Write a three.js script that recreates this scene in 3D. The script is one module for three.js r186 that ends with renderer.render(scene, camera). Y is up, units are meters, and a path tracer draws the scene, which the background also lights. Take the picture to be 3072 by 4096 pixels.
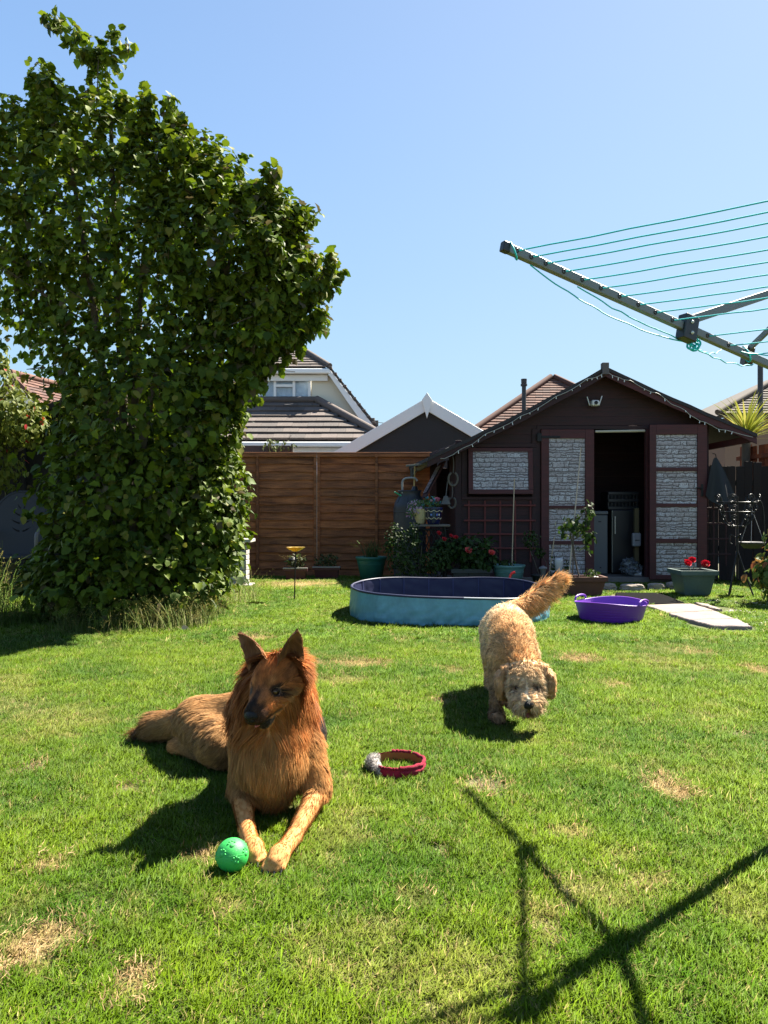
import * as THREE from 'three';
import { mergeGeometries, mergeVertices } from 'three/addons/utils/BufferGeometryUtils.js';
import { RoundedBoxGeometry } from 'three/addons/geometries/RoundedBoxGeometry.js';
import { createNoise2D, createNoise3D } from 'simplex-noise';

// ---------------------------------------------------------------- camera, sky, sun, exposure
const scene = new THREE.Scene();
const camera = new THREE.PerspectiveCamera(70, 768 / 1024, 0.05, 200);
camera.position.set(0, 0.9, 0);
camera.lookAt(0, 0.9, -10);

const SUN = new THREE.Vector3(0.66, 1.0, -0.53).normalize();
const EXPOSURE = 4.6;
{
  const W = 256, H = 128, data = new Float32Array(W * H * 4);
  const lerp = (a, b, t) => a + (b - a) * t;
  // clear summer sky: [elevation sine, r, g, b], as seen in the picture before exposure
  const stops = [[0, .66, .88, 1.0], [.06, .6, .85, 1.0], [.16, .5, .77, 1.0], [.3, .39, .65, 1.0], [.45, .3, .54, .95], [.6, .23, .44, .84], [1, .15, .3, .6]];
  for (let j = 0; j < H; j++) for (let i = 0; i < W; i++) {
    const el = ((j + .5) / H - .5) * Math.PI, az = ((i + .5) / W - .5) * 2 * Math.PI;
    const x = Math.cos(el) * Math.cos(az), y = Math.sin(el), z = Math.cos(el) * Math.sin(az);
    let c;
    if (y <= 0) c = [.3, .36, .34];
    else {
      let k = 0; while (k < stops.length - 2 && y > stops[k + 1][0]) k++;
      const t = (y - stops[k][0]) / (stops[k + 1][0] - stops[k][0]);
      c = [1, 2, 3].map(n => lerp(stops[k][n], stops[k + 1][n], t));
      const m = x * SUN.x + y * SUN.y + z * SUN.z, g = .34 * Math.pow(Math.max(0, m), 3) + .25 * Math.pow(Math.max(0, m), 30);
      c = [c[0] + g, c[1] + g * .9, c[2] + g * .7];
    }
    const o = (j * W + i) * 4;
    for (let n = 0; n < 3; n++) data[o + n] = c[n] / EXPOSURE;
    data[o + 3] = 1;
  }
  const sky = new THREE.DataTexture(data, W, H, THREE.RGBAFormat, THREE.FloatType);
  sky.mapping = THREE.EquirectangularReflectionMapping;
  sky.magFilter = sky.minFilter = THREE.LinearFilter;
  sky.needsUpdate = true;
  scene.background = sky; scene.environment = sky;
}
const sun = new THREE.DirectionalLight(new THREE.Color().setRGB(1, .93, .8), 5);
sun.name = 'sun';
sun.target.position.set(0, 0, -4); sun.position.copy(SUN).multiplyScalar(40).add(sun.target.position);
sun.castShadow = true; sun.shadow.mapSize.set(4096, 4096);
Object.assign(sun.shadow.camera, { left: -14, right: 14, top: 14, bottom: -14, near: 1, far: 90 });
scene.add(sun, sun.target);
const renderer = new THREE.WebGLRenderer({ antialias: true });
renderer.setSize(768, 1024);
renderer.toneMapping = THREE.LinearToneMapping;
renderer.toneMappingExposure = EXPOSURE;
renderer.shadowMap.enabled = true;

// ---------------------------------------------------------------- helpers
function rng(a) { return () => { a |= 0; a = a + 0x6D2B79F5 | 0; let t = Math.imul(a ^ a >>> 15, 1 | a); t = t + Math.imul(t ^ t >>> 7, 61 | t) ^ t; return ((t ^ t >>> 14) >>> 0) / 4294967296; }; }
const R0 = rng(11), n2 = createNoise2D(rng(5)), n3 = createNoise3D(rng(6));
const V = (x, y, z) => new THREE.Vector3(x, y, z);
const rr = (r, a, b) => a + (b - a) * r();
const clamp = (x, a = 0, b = 1) => Math.min(b, Math.max(a, x));
const smooth = (a, b, x) => { const t = clamp((x - a) / (b - a)); return t * t * (3 - 2 * t); };
const mix = (a, b, t) => a + (b - a) * t;
const mixc = (a, b, t) => [mix(a[0], b[0], t), mix(a[1], b[1], t), mix(a[2], b[2], t)];
const C = (r, g, b) => new THREE.Color().setRGB(r, g, b);
const toS = x => { x = clamp(x); return 255 * (x <= .0031308 ? 12.92 * x : 1.055 * Math.pow(x, 1 / 2.4) - .055); };
// colour texture from linear values
function colourTex(w, h, fn) {
  const d = new Uint8Array(w * h * 4);
  for (let j = 0; j < h; j++) for (let i = 0; i < w; i++) { const c = fn(i / w, j / h), o = (j * w + i) * 4; d[o] = toS(c[0]); d[o + 1] = toS(c[1]); d[o + 2] = toS(c[2]); d[o + 3] = 255; }
  return finishTex(new THREE.DataTexture(d, w, h, THREE.RGBAFormat), true);
}
function greyTex(w, h, fn) {
  const d = new Uint8Array(w * h * 4);
  for (let j = 0; j < h; j++) for (let i = 0; i < w; i++) { const v = clamp(fn(i / w, j / h)) * 255, o = (j * w + i) * 4; d[o] = d[o + 1] = d[o + 2] = v; d[o + 3] = 255; }
  return finishTex(new THREE.DataTexture(d, w, h, THREE.RGBAFormat), false);
}
function finishTex(t, s) { t.wrapS = t.wrapT = THREE.RepeatWrapping; t.magFilter = THREE.LinearFilter; t.minFilter = THREE.LinearMipmapLinearFilter; if (s) t.colorSpace = THREE.SRGBColorSpace; t.needsUpdate = true; return t; }
// tileable noise on the unit square
function tn(u, v, fx, fy, seed = 0) {
  const a = u * 2 * Math.PI, b = v * 2 * Math.PI, rx = fx / (2 * Math.PI), ry = fy / (2 * Math.PI);
  return .5 * (n3(Math.cos(a) * rx + seed * 7.1, Math.sin(a) * rx, Math.cos(b) * ry + seed) + n3(Math.sin(a) * rx - seed * 3.3, Math.cos(a) * rx + 9, Math.sin(b) * ry + 4 + seed));
}
function scaled(t, x, y) { const c = t.clone(); c.repeat.set(x, y); c.needsUpdate = true; return c; }
const std = (o) => { const m = o.transmission !== undefined || o.clearcoat || o.sheen ? new THREE.MeshPhysicalMaterial(o) : new THREE.MeshStandardMaterial(o); return m; };
const used = {};
function numbered(n) { const k = used[n] = (used[n] === undefined ? 0 : used[n] + 1); return k ? n + '_' + String(k).padStart(3, '0') : n; }
function sh(o) { o.castShadow = true; o.receiveShadow = true; return o; }
function thing(name, label, category, group, pos) {
  const o = new THREE.Group(); o.name = numbered(name); o.userData = { label, category }; if (group) o.userData.group = group;
  if (pos) o.position.set(...pos);
  scene.add(o); return o;
}
function structure(name, geo, mat, label, category) {
  const o = sh(new THREE.Mesh(geo, mat)); o.name = name; o.userData = { label, category, kind: 'structure' }; scene.add(o); return o;
}
function part(parent, name, geo, mat, kind) {
  const g = Array.isArray(geo) ? merge(geo) : geo;
  const o = sh(new THREE.Mesh(g, mat)); o.name = name; if (kind) o.userData.kind = kind; parent.add(o); return o;
}
function merge(list) {
  const l = list.map(g => { const q = g.index ? g.toNonIndexed() : g; if (!q.attributes.uv) q.setAttribute('uv', new THREE.BufferAttribute(new Float32Array(q.attributes.position.count * 2), 2)); for (const k of Object.keys(q.attributes)) if (!['position', 'normal', 'uv', 'color'].includes(k)) q.deleteAttribute(k); return q; });
  const anyc = l.some(g => g.attributes.color);
  if (anyc) for (const g of l) if (!g.attributes.color) g.setAttribute('color', new THREE.BufferAttribute(new Float32Array(g.attributes.position.count * 3).fill(1), 3));
  return mergeGeometries(l, false);
}
// uv in metres from the faces' own directions
function metreUV(g, s = 1, ox = 0, oy = 0) {
  if (g.index) g = g.toNonIndexed();
  const p = g.attributes.position, n = g.attributes.normal, uv = new Float32Array(p.count * 2);
  for (let i = 0; i < p.count; i++) {
    const ax = Math.abs(n.getX(i)), ay = Math.abs(n.getY(i)), az = Math.abs(n.getZ(i));
    let a, b; if (az >= ax && az >= ay) { a = p.getX(i); b = p.getY(i); } else if (ax >= ay) { a = p.getZ(i); b = p.getY(i); } else { a = p.getX(i); b = p.getZ(i); }
    uv[2 * i] = a * s + ox; uv[2 * i + 1] = b * s + oy;
  }
  g.setAttribute('uv', new THREE.BufferAttribute(uv, 2)); return g;
}
// box given by its middle and size, edges chamfered
function box(x, y, z, w, h, d, r = .004) {
  r = Math.min(r, w * .3, h * .3, d * .3);
  const g = new RoundedBoxGeometry(w, h, d, 1, r); g.translate(x, y, z); return metreUV(g, 1, x * .37 + y * 1.3, z * .71);
}
// box from x0..x1, y0..y1, z0..z1
const span = (x0, x1, y0, y1, z0, z1, r) => box((x0 + x1) / 2, (y0 + y1) / 2, (z0 + z1) / 2, Math.abs(x1 - x0), Math.abs(y1 - y0), Math.abs(z1 - z0), r);
function rod(a, b, r0, r1 = r0, seg = 8) {
  const d = V().subVectors(b, a), L = d.length(), g = new THREE.CylinderGeometry(r1, r0, L, seg, 1);
  g.translate(0, L / 2, 0); g.applyQuaternion(new THREE.Quaternion().setFromUnitVectors(V(0, 1, 0), d.normalize())); g.translate(a.x, a.y, a.z); return g;
}
function tube(pts, r, seg = 24, rad = 6, closed = false) { return new THREE.TubeGeometry(new THREE.CatmullRomCurve3(pts, closed), seg, r, rad, closed); }
// bar of rectangular section between two points; side = direction of its width
function bar(a, b, w, t, side = V(0, 0, 1)) {
  const d = V().subVectors(b, a), L = d.length(); d.normalize();
  const s = side.clone().addScaledVector(d, -side.dot(d)).normalize(), u = V().crossVectors(d, s);
  const g = metreUV(new RoundedBoxGeometry(t, L, w, 1, Math.min(.003, t * .3, w * .3)), 1, a.x, a.y);
  g.applyMatrix4(new THREE.Matrix4().makeBasis(u, d, s).setPosition(V().addVectors(a, b).multiplyScalar(.5))); return g;
}
function lathe(pts, seg = 32) { return new THREE.LatheGeometry(pts.map(p => new THREE.Vector2(p[0], p[1])), seg); }
function quadGeo(pts) { // flat polygon(s): list of [a,b,c,d]
  const P = [], U = []; for (const [a, b, c, d] of pts) { const e = V().subVectors(b, a), f = V().subVectors(d, a), lu = e.length(), lv = f.length(); for (const [p, u, v] of [[a, 0, 0], [b, lu, 0], [c, lu, lv], [a, 0, 0], [c, lu, lv], [d, 0, lv]]) { P.push(p.x, p.y, p.z); U.push(u, v); } }
  const g = new THREE.BufferGeometry(); g.setAttribute('position', new THREE.Float32BufferAttribute(P, 3)); g.setAttribute('uv', new THREE.Float32BufferAttribute(U, 2)); g.computeVertexNormals(); return g;
}
// flat outline with thickness, lying in the xy plane
function plate(pts, depth, bevel = .003) {
  const s = new THREE.Shape(pts.map(p => new THREE.Vector2(p[0], p[1])));
  return metreUV(new THREE.ExtrudeGeometry(s, { depth, bevelEnabled: bevel > 0, bevelThickness: bevel, bevelSize: bevel, bevelSegments: 1, steps: 1 }));
}
function groundY(x, z) { return -.09 * smooth(8.2, 11.3, -z) + .004 * n2(x * 1.7, z * 1.7) * smooth(20, 10, -z); }
class Tri { // growing triangle list with normals and colours
  constructor() { this.p = []; this.n = []; this.c = []; }
  tri(a, b, c, na, nb, nc, ca, cb, cc) { this.p.push(a.x, a.y, a.z, b.x, b.y, b.z, c.x, c.y, c.z); this.n.push(na.x, na.y, na.z, nb.x, nb.y, nb.z, nc.x, nc.y, nc.z); this.c.push(...ca, ...cb, ...cc); }
  geo() { const g = new THREE.BufferGeometry(); g.setAttribute('position', new THREE.Float32BufferAttribute(this.p, 3)); g.setAttribute('normal', new THREE.Float32BufferAttribute(this.n, 3)); g.setAttribute('color', new THREE.Float32BufferAttribute(this.c, 3)); return g; }
}
function instanced(parent, name, geo, mat, items, kind = 'stuff') { // items: [Matrix4, Color]
  const m = new THREE.InstancedMesh(geo, mat, items.length); m.name = name; m.userData.kind = kind; sh(m);
  items.forEach(([a, c], i) => { m.setMatrixAt(i, a); if (c) m.setColorAt(i, c); });
  parent.add(m); return m;
}
// ---- shared textures and materials
const grainTex = greyTex(512, 256, (u, v) => .5 + .22 * tn(u, v, 3, 34, 1) + .16 * tn(u, v, 9, 90, 2) + .1 * tn(u, v, 40, 120, 3));
const speckTex = greyTex(256, 256, (u, v) => .5 + .3 * tn(u, v, 40, 40, 4) + .2 * tn(u, v, 90, 90, 5));
const mottleTex = colourTex(256, 256, (u, v) => { const t = .82 + .13 * tn(u, v, 6, 6, 6) + .09 * tn(u, v, 26, 26, 7) + .06 * tn(u, v, 80, 80, 8); return [t, t, t]; });
const woodTex = (a, b, seed, streak = 1) => colourTex(512, 256, (u, v) => { // grain runs along u
  const g = tn(u, v, 3, 26, seed) * .55 + tn(u, v, 10, 80, seed + 1) * .35 + tn(u, v, 60, 110, seed + 2) * .25;
  const k = tn(u, v, 4, 7, seed + 3); let t = clamp(.5 + .6 * g * streak + .25 * k);
  return mixc(a, b, t);
});

// ---------------------------------------------------------------- lawn
// worn and dry places: [x, z, radius x, radius z, 1 = straw, 2 = bare soil]
const WORN = [[-0.71, -1.51, 0.08, 0.10, 1], [-0.48, -1.40, 0.05, 0.07, 1], [-0.86, -1.86, 0.07, 0.05, 0.7], [-0.48, -1.91, 0.05, 0.06, 0.7], [0.33, -2.39, 0.09, 0.1, 2], [0.93, -2.37, 0.08, 0.13, 1], [1.19, -4.45, 0.13, 0.14, 1], [-0.16, -4.32, 0.21, 0.13, 0.75], [0.50, -1.72, 0.12, 0.11, 0.4], [0.27, -3.47, 0.07, 0.07, 2], [-0.84, -2.37, 0.05, 0.05, 2], [-1.25, -2.57, 0.07, 0.07, 2], [-1.06, -9.35, 0.65, 0.74, 1], [-0.93, -5.15, 0.15, 0.15, 0.8], [1.20, -3.80, 0.10, 0.10, 0.6], [2.12, -4.13, 0.08, 0.14, 0.8], [0.15, -1.94, 0.03, 0.04, 2], [0.34, -1.62, 0.06, 0.11, 0.5], [1.43, -2.97, 0.05, 0.05, 2], [-0.22, -3.90, 0.15, 0.15, 0.5], [-0.35, -1.66, 0.06, 0.06, 0.45], [0.53, -2.05, 0.08, 0.05, 0.6], [0.65, -1.79, 0.07, 0.06, 0.5], [0.61, -1.91, 0.06, 0.05, 0.5], [0.39, -4.13, 0.08, 0.12, 0.6], [1.99, -4.67, 0.13, 0.12, 0.6], [0.07, -1.70, 0.05, 0.08, 0.4]];
function worn(x, z) { // [straw 0..1, soil 0..1]
  let s = 0, b = 0; const w = .35 * n2(x * 9, z * 9) + .25 * n2(x * 23, z * 23);
  for (const [cx, cz, rx, rz, k] of WORN) {
    const q = Math.hypot((x - cx) / rx, (z - cz) / rz) + w; if (q > 1.5) continue;
    const f = 1 - smooth(.3, 1.15, q); if (k === 2) b = Math.max(b, f); else s = Math.max(s, f * k);
  }
  const far = smooth(4, 8, -z);
  s = Math.max(s, .3 * smooth(.3, .85, n2(x * .9 + 7, z * .9) + .35 * n2(x * 5, z * 5)) * (1 - .4 * far));
  return [s, b];
}
{
  const N = 150, g = new THREE.PlaneGeometry(16, 13, N, N); g.rotateX(-Math.PI / 2); g.translate(0, 0, -5.6);
  const p = g.attributes.position, col = new Float32Array(p.count * 3), uv = g.attributes.uv;
  for (let i = 0; i < p.count; i++) {
    const x = p.getX(i), z = p.getZ(i); p.setY(i, groundY(x, z)); uv.setXY(i, x * 1.6, z * 1.6);
    const [s, b] = worn(x, z), n = n2(x * 3, z * 3);
    let c = mixc([.075, .095, .022], [.1, .115, .03], .5 + .5 * n); c = mixc(c, [.42, .29, .14], s); c = mixc(c, [.2, .14, .085], b);
    col.set(c, i * 3);
  }
  g.setAttribute('color', new THREE.BufferAttribute(col, 3)); g.computeVertexNormals();
  const thatch = colourTex(512, 512, (u, v) => { const t = .9 + .35 * tn(u, v, 60, 60, 21) + .35 * tn(u, v, 110, 110, 22) + .15 * tn(u, v, 12, 12, 23); return [t, t, t * .95]; });
  const bump = greyTex(512, 512, (u, v) => .5 + .3 * tn(u, v, 60, 60, 21) + .25 * tn(u, v, 120, 120, 24));
  structure('lawn_ground', g, std({ vertexColors: true, map: thatch, bumpMap: bump, bumpScale: .012, roughness: 1 }), 'mown garden lawn with dry straw coloured patches', 'lawn');
  const far = new THREE.PlaneGeometry(260, 260); far.rotateX(-Math.PI / 2); far.translate(0, -.11, -60);
  structure('ground', far, std({ color: C(.13, .12, .08), roughness: 1 }), 'earth of the neighbouring gardens beyond the fence', 'ground');
}
// blades: each copy is a small tuft
function tuftGeo(seed, blades, R, L, w) {
  const r = rng(seed), T = new Tri(), white = [1, 1, 1];
  for (let i = 0; i < blades; i++) {
    const a = r() * 6.283, d = R * Math.sqrt(r()), x = Math.cos(a) * d, z = Math.sin(a) * d, len = L * rr(r, .55, 1.15), h = r() * 6.283, lean = rr(r, .1, .95);
    const dx = Math.cos(h), dz = Math.sin(h), sx = -dz, sz = dx, ww = w * rr(r, .7, 1.2);
    const pt = (t, s) => V(x + dx * len * lean * t * t + sx * ww * s, len * t * (1 - .35 * lean * t), z + dz * len * lean * t * t + sz * ww * s);
    const N = V(dx * .3, 1, dz * .3).normalize(), tip = white, low = white; r();
    const A = pt(0, -.8), B = pt(0, .8), D = pt(.5, -.9), E2 = pt(.5, .9), Tp = pt(1, 0);
    T.tri(A, B, E2, N, N, N, low, low, white); T.tri(A, E2, D, N, N, N, low, white, white); T.tri(D, E2, Tp, N, N, N, white, white, tip);
  }
  return T.geo();
}
const grassMat = std({ vertexColors: true, roughness: .9, specularIntensity: .08, transmission: .4, thickness: 0, side: THREE.DoubleSide });
const blockers = []; // [x, z, rx, rz] where no grass grows (things standing on bare base)
function blocked(x, z) { for (const [a, b, c, d] of blockers) if (((x - a) / c) ** 2 + ((z - b) / d) ** 2 < 1) return true; return false; }
function growLawn() {
  const lawn = thing('grass', 'short green lawn grass growing across the whole garden', 'grass'); lawn.userData.kind = 'stuff';
  const r = rng(77), zones = [[.7, 1.15, 6000, .78], [1.15, 2.0, 11000, .78], [2.0, 3.2, 8500, .84], [3.2, 5, 5200, .95], [5, 7.5, 2800, 1.05], [7.5, 11.2, 1200, 1.2]];
  const geos = [0, 1, 2, 3].map(k => tuftGeo(100 + k, 8, .022, .036, .0016)), geoWide = [0, 1].map(k => tuftGeo(200 + k, 10, .03, .036, .0026));
  const lists = [[], [], [], [], [], []], q = new THREE.Quaternion(), e = new THREE.Euler(), m = new THREE.Matrix4();
  for (const [d0, d1, rho, sc] of zones) {
    const half = d1 * .53 + 1.0, n = Math.round(2 * half * (d1 - d0) * rho);
    for (let i = 0; i < n; i++) {
      const d = rr(r, d0, d1), x = rr(r, -half, half), z = -d, k = r(), k2 = r(), k3 = r(), k4 = r(); if (Math.abs(x) > d * .53 + 1.0 || blocked(x, z)) continue;
      const [s, b] = worn(x, z); if (k < b * .97 || k < s * s * .6) continue;
      const clump = n2(x * 4.5, z * 4.5) * .6 + n2(x * 13, z * 13) * .4, big = n2(x * 1.1 + 30, z * 1.1);
      let h = sc * mix(.62, 1.15, .5 + .5 * clump) * rr(r, .75, 1.2) * (1 - .45 * s); if (k2 > .985) h *= 1.7;
      let c = mixc([.048, .118, .003], [.142, .215, .005], clamp(.45 + .45 * big + .35 * clump + .3 * (k3 - .5)));
      c = mixc(c, [.16, .225, .045], k4 > .9 ? .6 : 0); c = mixc(c, [.36, .265, .11], clamp(s * 1.0 + (k4 < .05 ? .7 : 0) - .2 * k3));
      const vb = .62 + .8 * r() * r() + .25 * k; c = c.map(x => x * vb); e.set(rr(r, -.2, .2), r() * 6.283, rr(r, -.2, .2)); q.setFromEuler(e);
      m.compose(V(x, groundY(x, z) - .002, z), q, V(sc * 1.05, h, sc * 1.05));
      lists[d1 > 5 ? 4 + (i & 1) : i & 3].push([m.clone(), C(...c)]);
    }
  }
  lists.forEach((l, i) => instanced(lawn, 'blades', i < 4 ? geos[i] : geoWide[i - 4], grassMat, l));
  // flattened straw on the worn places
  const straw = [], sg = tuftGeo(300, 9, .03, .03, .0011);
  for (const [cx, cz, rx, rz, k] of WORN) { const n = Math.min(600, Math.round(rx * rz * 16000 * (k > 1 ? .25 : k < .65 ? .08 : .55 * k))); for (let i = 0; i < n; i++) { const a = r() * 6.283, d = Math.sqrt(r()) * 1.15, x = cx + Math.cos(a) * d * rx, z = cz + Math.sin(a) * d * rz; e.set(rr(r, -1.4, 1.4), r() * 6.283, rr(r, -1.4, 1.4)); q.setFromEuler(e); m.compose(V(x, groundY(x, z) + .004, z), q, V(1, rr(r, .5, 1.1), 1)); const t = r(); straw.push([m.clone(), C(...mixc([.5, .36, .19], [.33, .21, .095], t))]); } }
  instanced(lawn, 'straw', sg, grassMat, straw);
}

// ---------------------------------------------------------------- fence
const fenceTex = woodTex([.075, .026, .011], [.34, .135, .05], 31, 1.25), fenceBump = grainTex;
const fenceMats = [[1.2, 1.12, 1.08], [.98, .9, .85], [1.34, 1.22, 1.08], [1.1, 1.07, 1.05], [1.24, 1.06, .94]].map((c, i) => { const t = fenceTex.clone(); t.offset.set(i * .23, i * .37); t.repeat.set(.55, 2.2); t.needsUpdate = true; return std({ map: t, color: C(...c), bumpMap: scaled(grainTex, .55, 2.2), bumpScale: .004, roughness: .85 }); });
function wavySlat(x0, x1, y0, y1, z, seed, n = 18) { // lapped board with a waney lower edge
  const P = [], U = [], add = (a, b, c, d) => { for (const q of [a, b, c, a, c, d]) { P.push(q.x, q.y, q.z); U.push(q.x + seed * .31, q.y + seed * .17 + (q.z - z)); } };
  const e = (i) => { const x = mix(x0, x1, i / n), w = .011 * n2(x * 2.2 + seed * 9, seed) + .006 * n2(x * 7 + seed * 5, seed + 3), k = .02 * Math.max(0, n2(x * 1.3 + seed * 13, seed * 2) - .45); return { x, b: y0 + w - k, z: z + .024 + .005 * n2(x * 1.5, seed + 8) }; };
  for (let i = 0; i < n; i++) { const a = e(i), b = e(i + 1), t = y1 + .02; add(V(a.x, a.b, a.z), V(b.x, b.b, b.z), V(b.x, t, z + .002), V(a.x, t, z + .002)); add(V(a.x, a.b, z - .004), V(b.x, b.b, z - .004), V(b.x, b.b, b.z), V(a.x, a.b, a.z)); add(V(b.x, b.b, z - .004), V(a.x, a.b, z - .004), V(a.x, t, z - .005), V(b.x, t, z - .005)); }
  const g = new THREE.BufferGeometry(); g.setAttribute('position', new THREE.Float32BufferAttribute(P, 3)); g.setAttribute('uv', new THREE.Float32BufferAttribute(U, 2)); g.computeVertexNormals(); return g;
}
function fencePanel(x0, x1, label, seed) {
  const z = -11.3, f = thing('lap_fence', label, 'fence', 'brown waney lap fence panels along the back of the lawn'), y0 = -.1, y1 = 1.77, n = 15, r = rng(seed);
  for (let i = 0; i < n; i++) part(f, 'slat', wavySlat(x0 + .03, x1 - .03, mix(y0, y1, i / n), mix(y0, y1, (i + 1) / n), z, seed + i * 1.7), fenceMats[Math.floor(r() * 5)]);
  const mid = (x0 + x1) / 2; for (const [x, w] of [[x0 + .024, .045], [mid, .04], [x1 - .024, .045]]) part(f, 'batten', box(x, (y0 + y1) / 2, z + .034, w, y1 - y0 + .02, .03), fenceMats[Math.floor(r() * 5)]);
  part(f, 'top_rail', box(mid, y1 + .005, z + .036, x1 - x0, .05, .036), fenceMats[2]); part(f, 'capping', box(mid, y1 + .042, z + .01, x1 - x0 + .01, .016, .085), fenceMats[0]);
  const post = part(f, 'batten_end', new THREE.CylinderGeometry(.03, .03, .018, 12), fenceMats[2]); post.position.set(mid, y1 - .005, z + .06); post.rotation.x = Math.PI / 2;
}
fencePanel(-2.866, -1.036, 'brown waney lap fence panel beside the leafy tree', 3);
fencePanel(-1.032, .8, 'brown waney lap fence panel behind the water butt', 23);
{ const t = thing('fence_rail', 'weathered grey board showing above the fence beside the tree', 'fence board'); part(t, 'board', box(-2.1, 1.875, -11.5, 1.35, .14, .03), std({ color: C(.07, .06, .055), roughness: .9, bumpMap: grainTex, bumpScale: .004 })); part(t, 'post_cap', box(-1.44, 1.88, -11.46, .03, .17, .04), std({ color: C(.06, .055, .05), roughness: .9 })); part(t, 'post', box(-2.1, .9, -11.52, .08, 1.95, .08), std({ color: C(.07, .06, .055), roughness: .9 })); }
// close boarded fence along the right
const rightMats = [[.36, .17, .075], [.3, .135, .055], [.4, .2, .09], [.26, .12, .055]].map(c => std({ map: scaled(fenceTex, 1, 1), color: C(c[0] * 2.6, c[1] * 2.8, c[2] * 3), roughness: .85, bumpMap: grainTex, bumpScale: .003 }));
{
  const f = thing('board_fence', 'orange brown upright board fence beside the shed below the spiky plant', 'fence'), r = rng(91);
  for (let i = 0; i < 17; i++) { const z = -10.9 + i * .145, x = 5.34 + i * .018, h = rr(r, 1.92, 1.97), g = metreUV(new THREE.BoxGeometry(.018, h, .14)); const uv = g.attributes.uv; for (let k = 0; k < uv.count; k++) uv.setXY(k, uv.getY(k) + i * .3, uv.getX(k)); const b = part(f, 'board', g, rightMats[i % 4]); b.position.set(x + (i & 1) * .008, h / 2 - .08, z); b.rotation.z = rr(r, -.012, .012); }
  for (const y of [.35, 1.05, 1.7]) part(f, 'rail', bar(V(5.315, y, -11), V(5.58, y, -8.6), .06, .04, V(0, 1, 0)), rightMats[1]);
}
// ---------------------------------------------------------------- tiled roofs
function tiles(parent, name, el, er, rr2, rl, rowH, tileW, mats, seed, parts = 300, thick = .028) {
  const r = rng(seed), up = V().subVectors(rl, el), e = V().subVectors(er, el).normalize(), nrm = V().crossVectors(e, up).normalize(); if (nrm.y < 0) nrm.negate();
  const slope = V().crossVectors(nrm, e).normalize(); if (slope.y < 0) slope.negate(); const L = up.dot(slope), rows = Math.round(L / rowH), unit = new THREE.BoxGeometry(1, 1, 1); let made = 0; const rest = mats.map(() => []);
  const tilt = V().copy(slope).addScaledVector(nrm, -thick * .8 / rowH).normalize(), n2v = V().crossVectors(e, tilt).normalize(); if (n2v.y < 0) n2v.negate();
  for (let i = 0; i < rows; i++) {
    const t0 = i / rows, a = V().lerpVectors(el, rl, t0), b = V().lerpVectors(er, rr2, t0), a1 = V().lerpVectors(el, rl, (i + .6) / rows), b1 = V().lerpVectors(er, rr2, (i + .6) / rows), x0 = Math.max(0, a1.dot(e) - a.dot(e)), len = b1.dot(e) - a.dot(e);
    let x = x0 - (i & 1) * tileW * .5;
    for (; x < len; x += tileW) {
      const s = Math.max(x, x0), w = Math.min(x + tileW, len) - s - .004; if (w < .02) continue; const k = Math.floor(r() * mats.length), c = a.clone().addScaledVector(e, s + w / 2).addScaledVector(tilt, rowH * .56).addScaledVector(n2v, thick * (.5 + rr(r, 0, .12)));
      const M = new THREE.Matrix4().makeBasis(e.clone().multiplyScalar(w), tilt.clone().multiplyScalar(rowH * 1.12), n2v.clone().multiplyScalar(thick)).setPosition(c);
      if (made < parts) { const m = part(parent, name, unit, mats[k]); M.decompose(m.position, m.quaternion, m.scale); made++; } else { const g = unit.clone(); g.applyMatrix4(M); rest[k].push(g); }
    }
  }
  rest.forEach((l, k) => { if (l.length) part(parent, name + '_field', l, mats[k], 'stuff'); });
}
const slab = (pts, t) => { // closed slab from a four sided outline, thickness t downwards
  const [a, b, c, d] = pts, n = V().crossVectors(V().subVectors(b, a), V().subVectors(d, a)).normalize(); if (n.y < 0) n.negate(); const o = n.multiplyScalar(-t), lo = pts.map(p => p.clone().add(o));
  return quadGeo([[a, b, c, d], [lo[1], lo[0], lo[3], lo[2]], [lo[0], lo[1], b, a], [lo[1], lo[2], c, b], [lo[2], lo[3], d, c], [lo[3], lo[0], a, d]]);
};
const whitePaint = std({ color: C(.78, .78, .77), roughness: .45 }), creamBoard = std({ color: C(.66, .62, .5), roughness: .6 });
const tileBrown = [[.085, .068, .06], [.1, .08, .07], [.072, .06, .055], [.115, .09, .08]].map(c => std({ color: C(...c).multiplyScalar(1.25), map: mottleTex, roughness: .9, bumpMap: speckTex, bumpScale: .004 }));
const tileRed = [[.12, .05, .034], [.1, .042, .03], [.145, .068, .048], [.085, .043, .035]].map(c => std({ color: C(...c), map: mottleTex, roughness: .9 }));
const tileGrey = [[.09, .07, .055], [.07, .055, .045], [.11, .085, .065]].map(c => std({ color: C(...c), map: mottleTex, roughness: .9 }));
const curtainTex = colourTex(256, 256, (u, v) => { const p = Math.sin(u * Math.PI * 16) * .5 + .5, q = Math.cos(v * Math.PI * 10 + Math.floor(u * 8) * 3.14) * .5 + .5, t = .5 + .1 * p * q + .05 * tn(u, v, 8, 3, 61); return [t * .86, t * .95, t]; });
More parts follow.
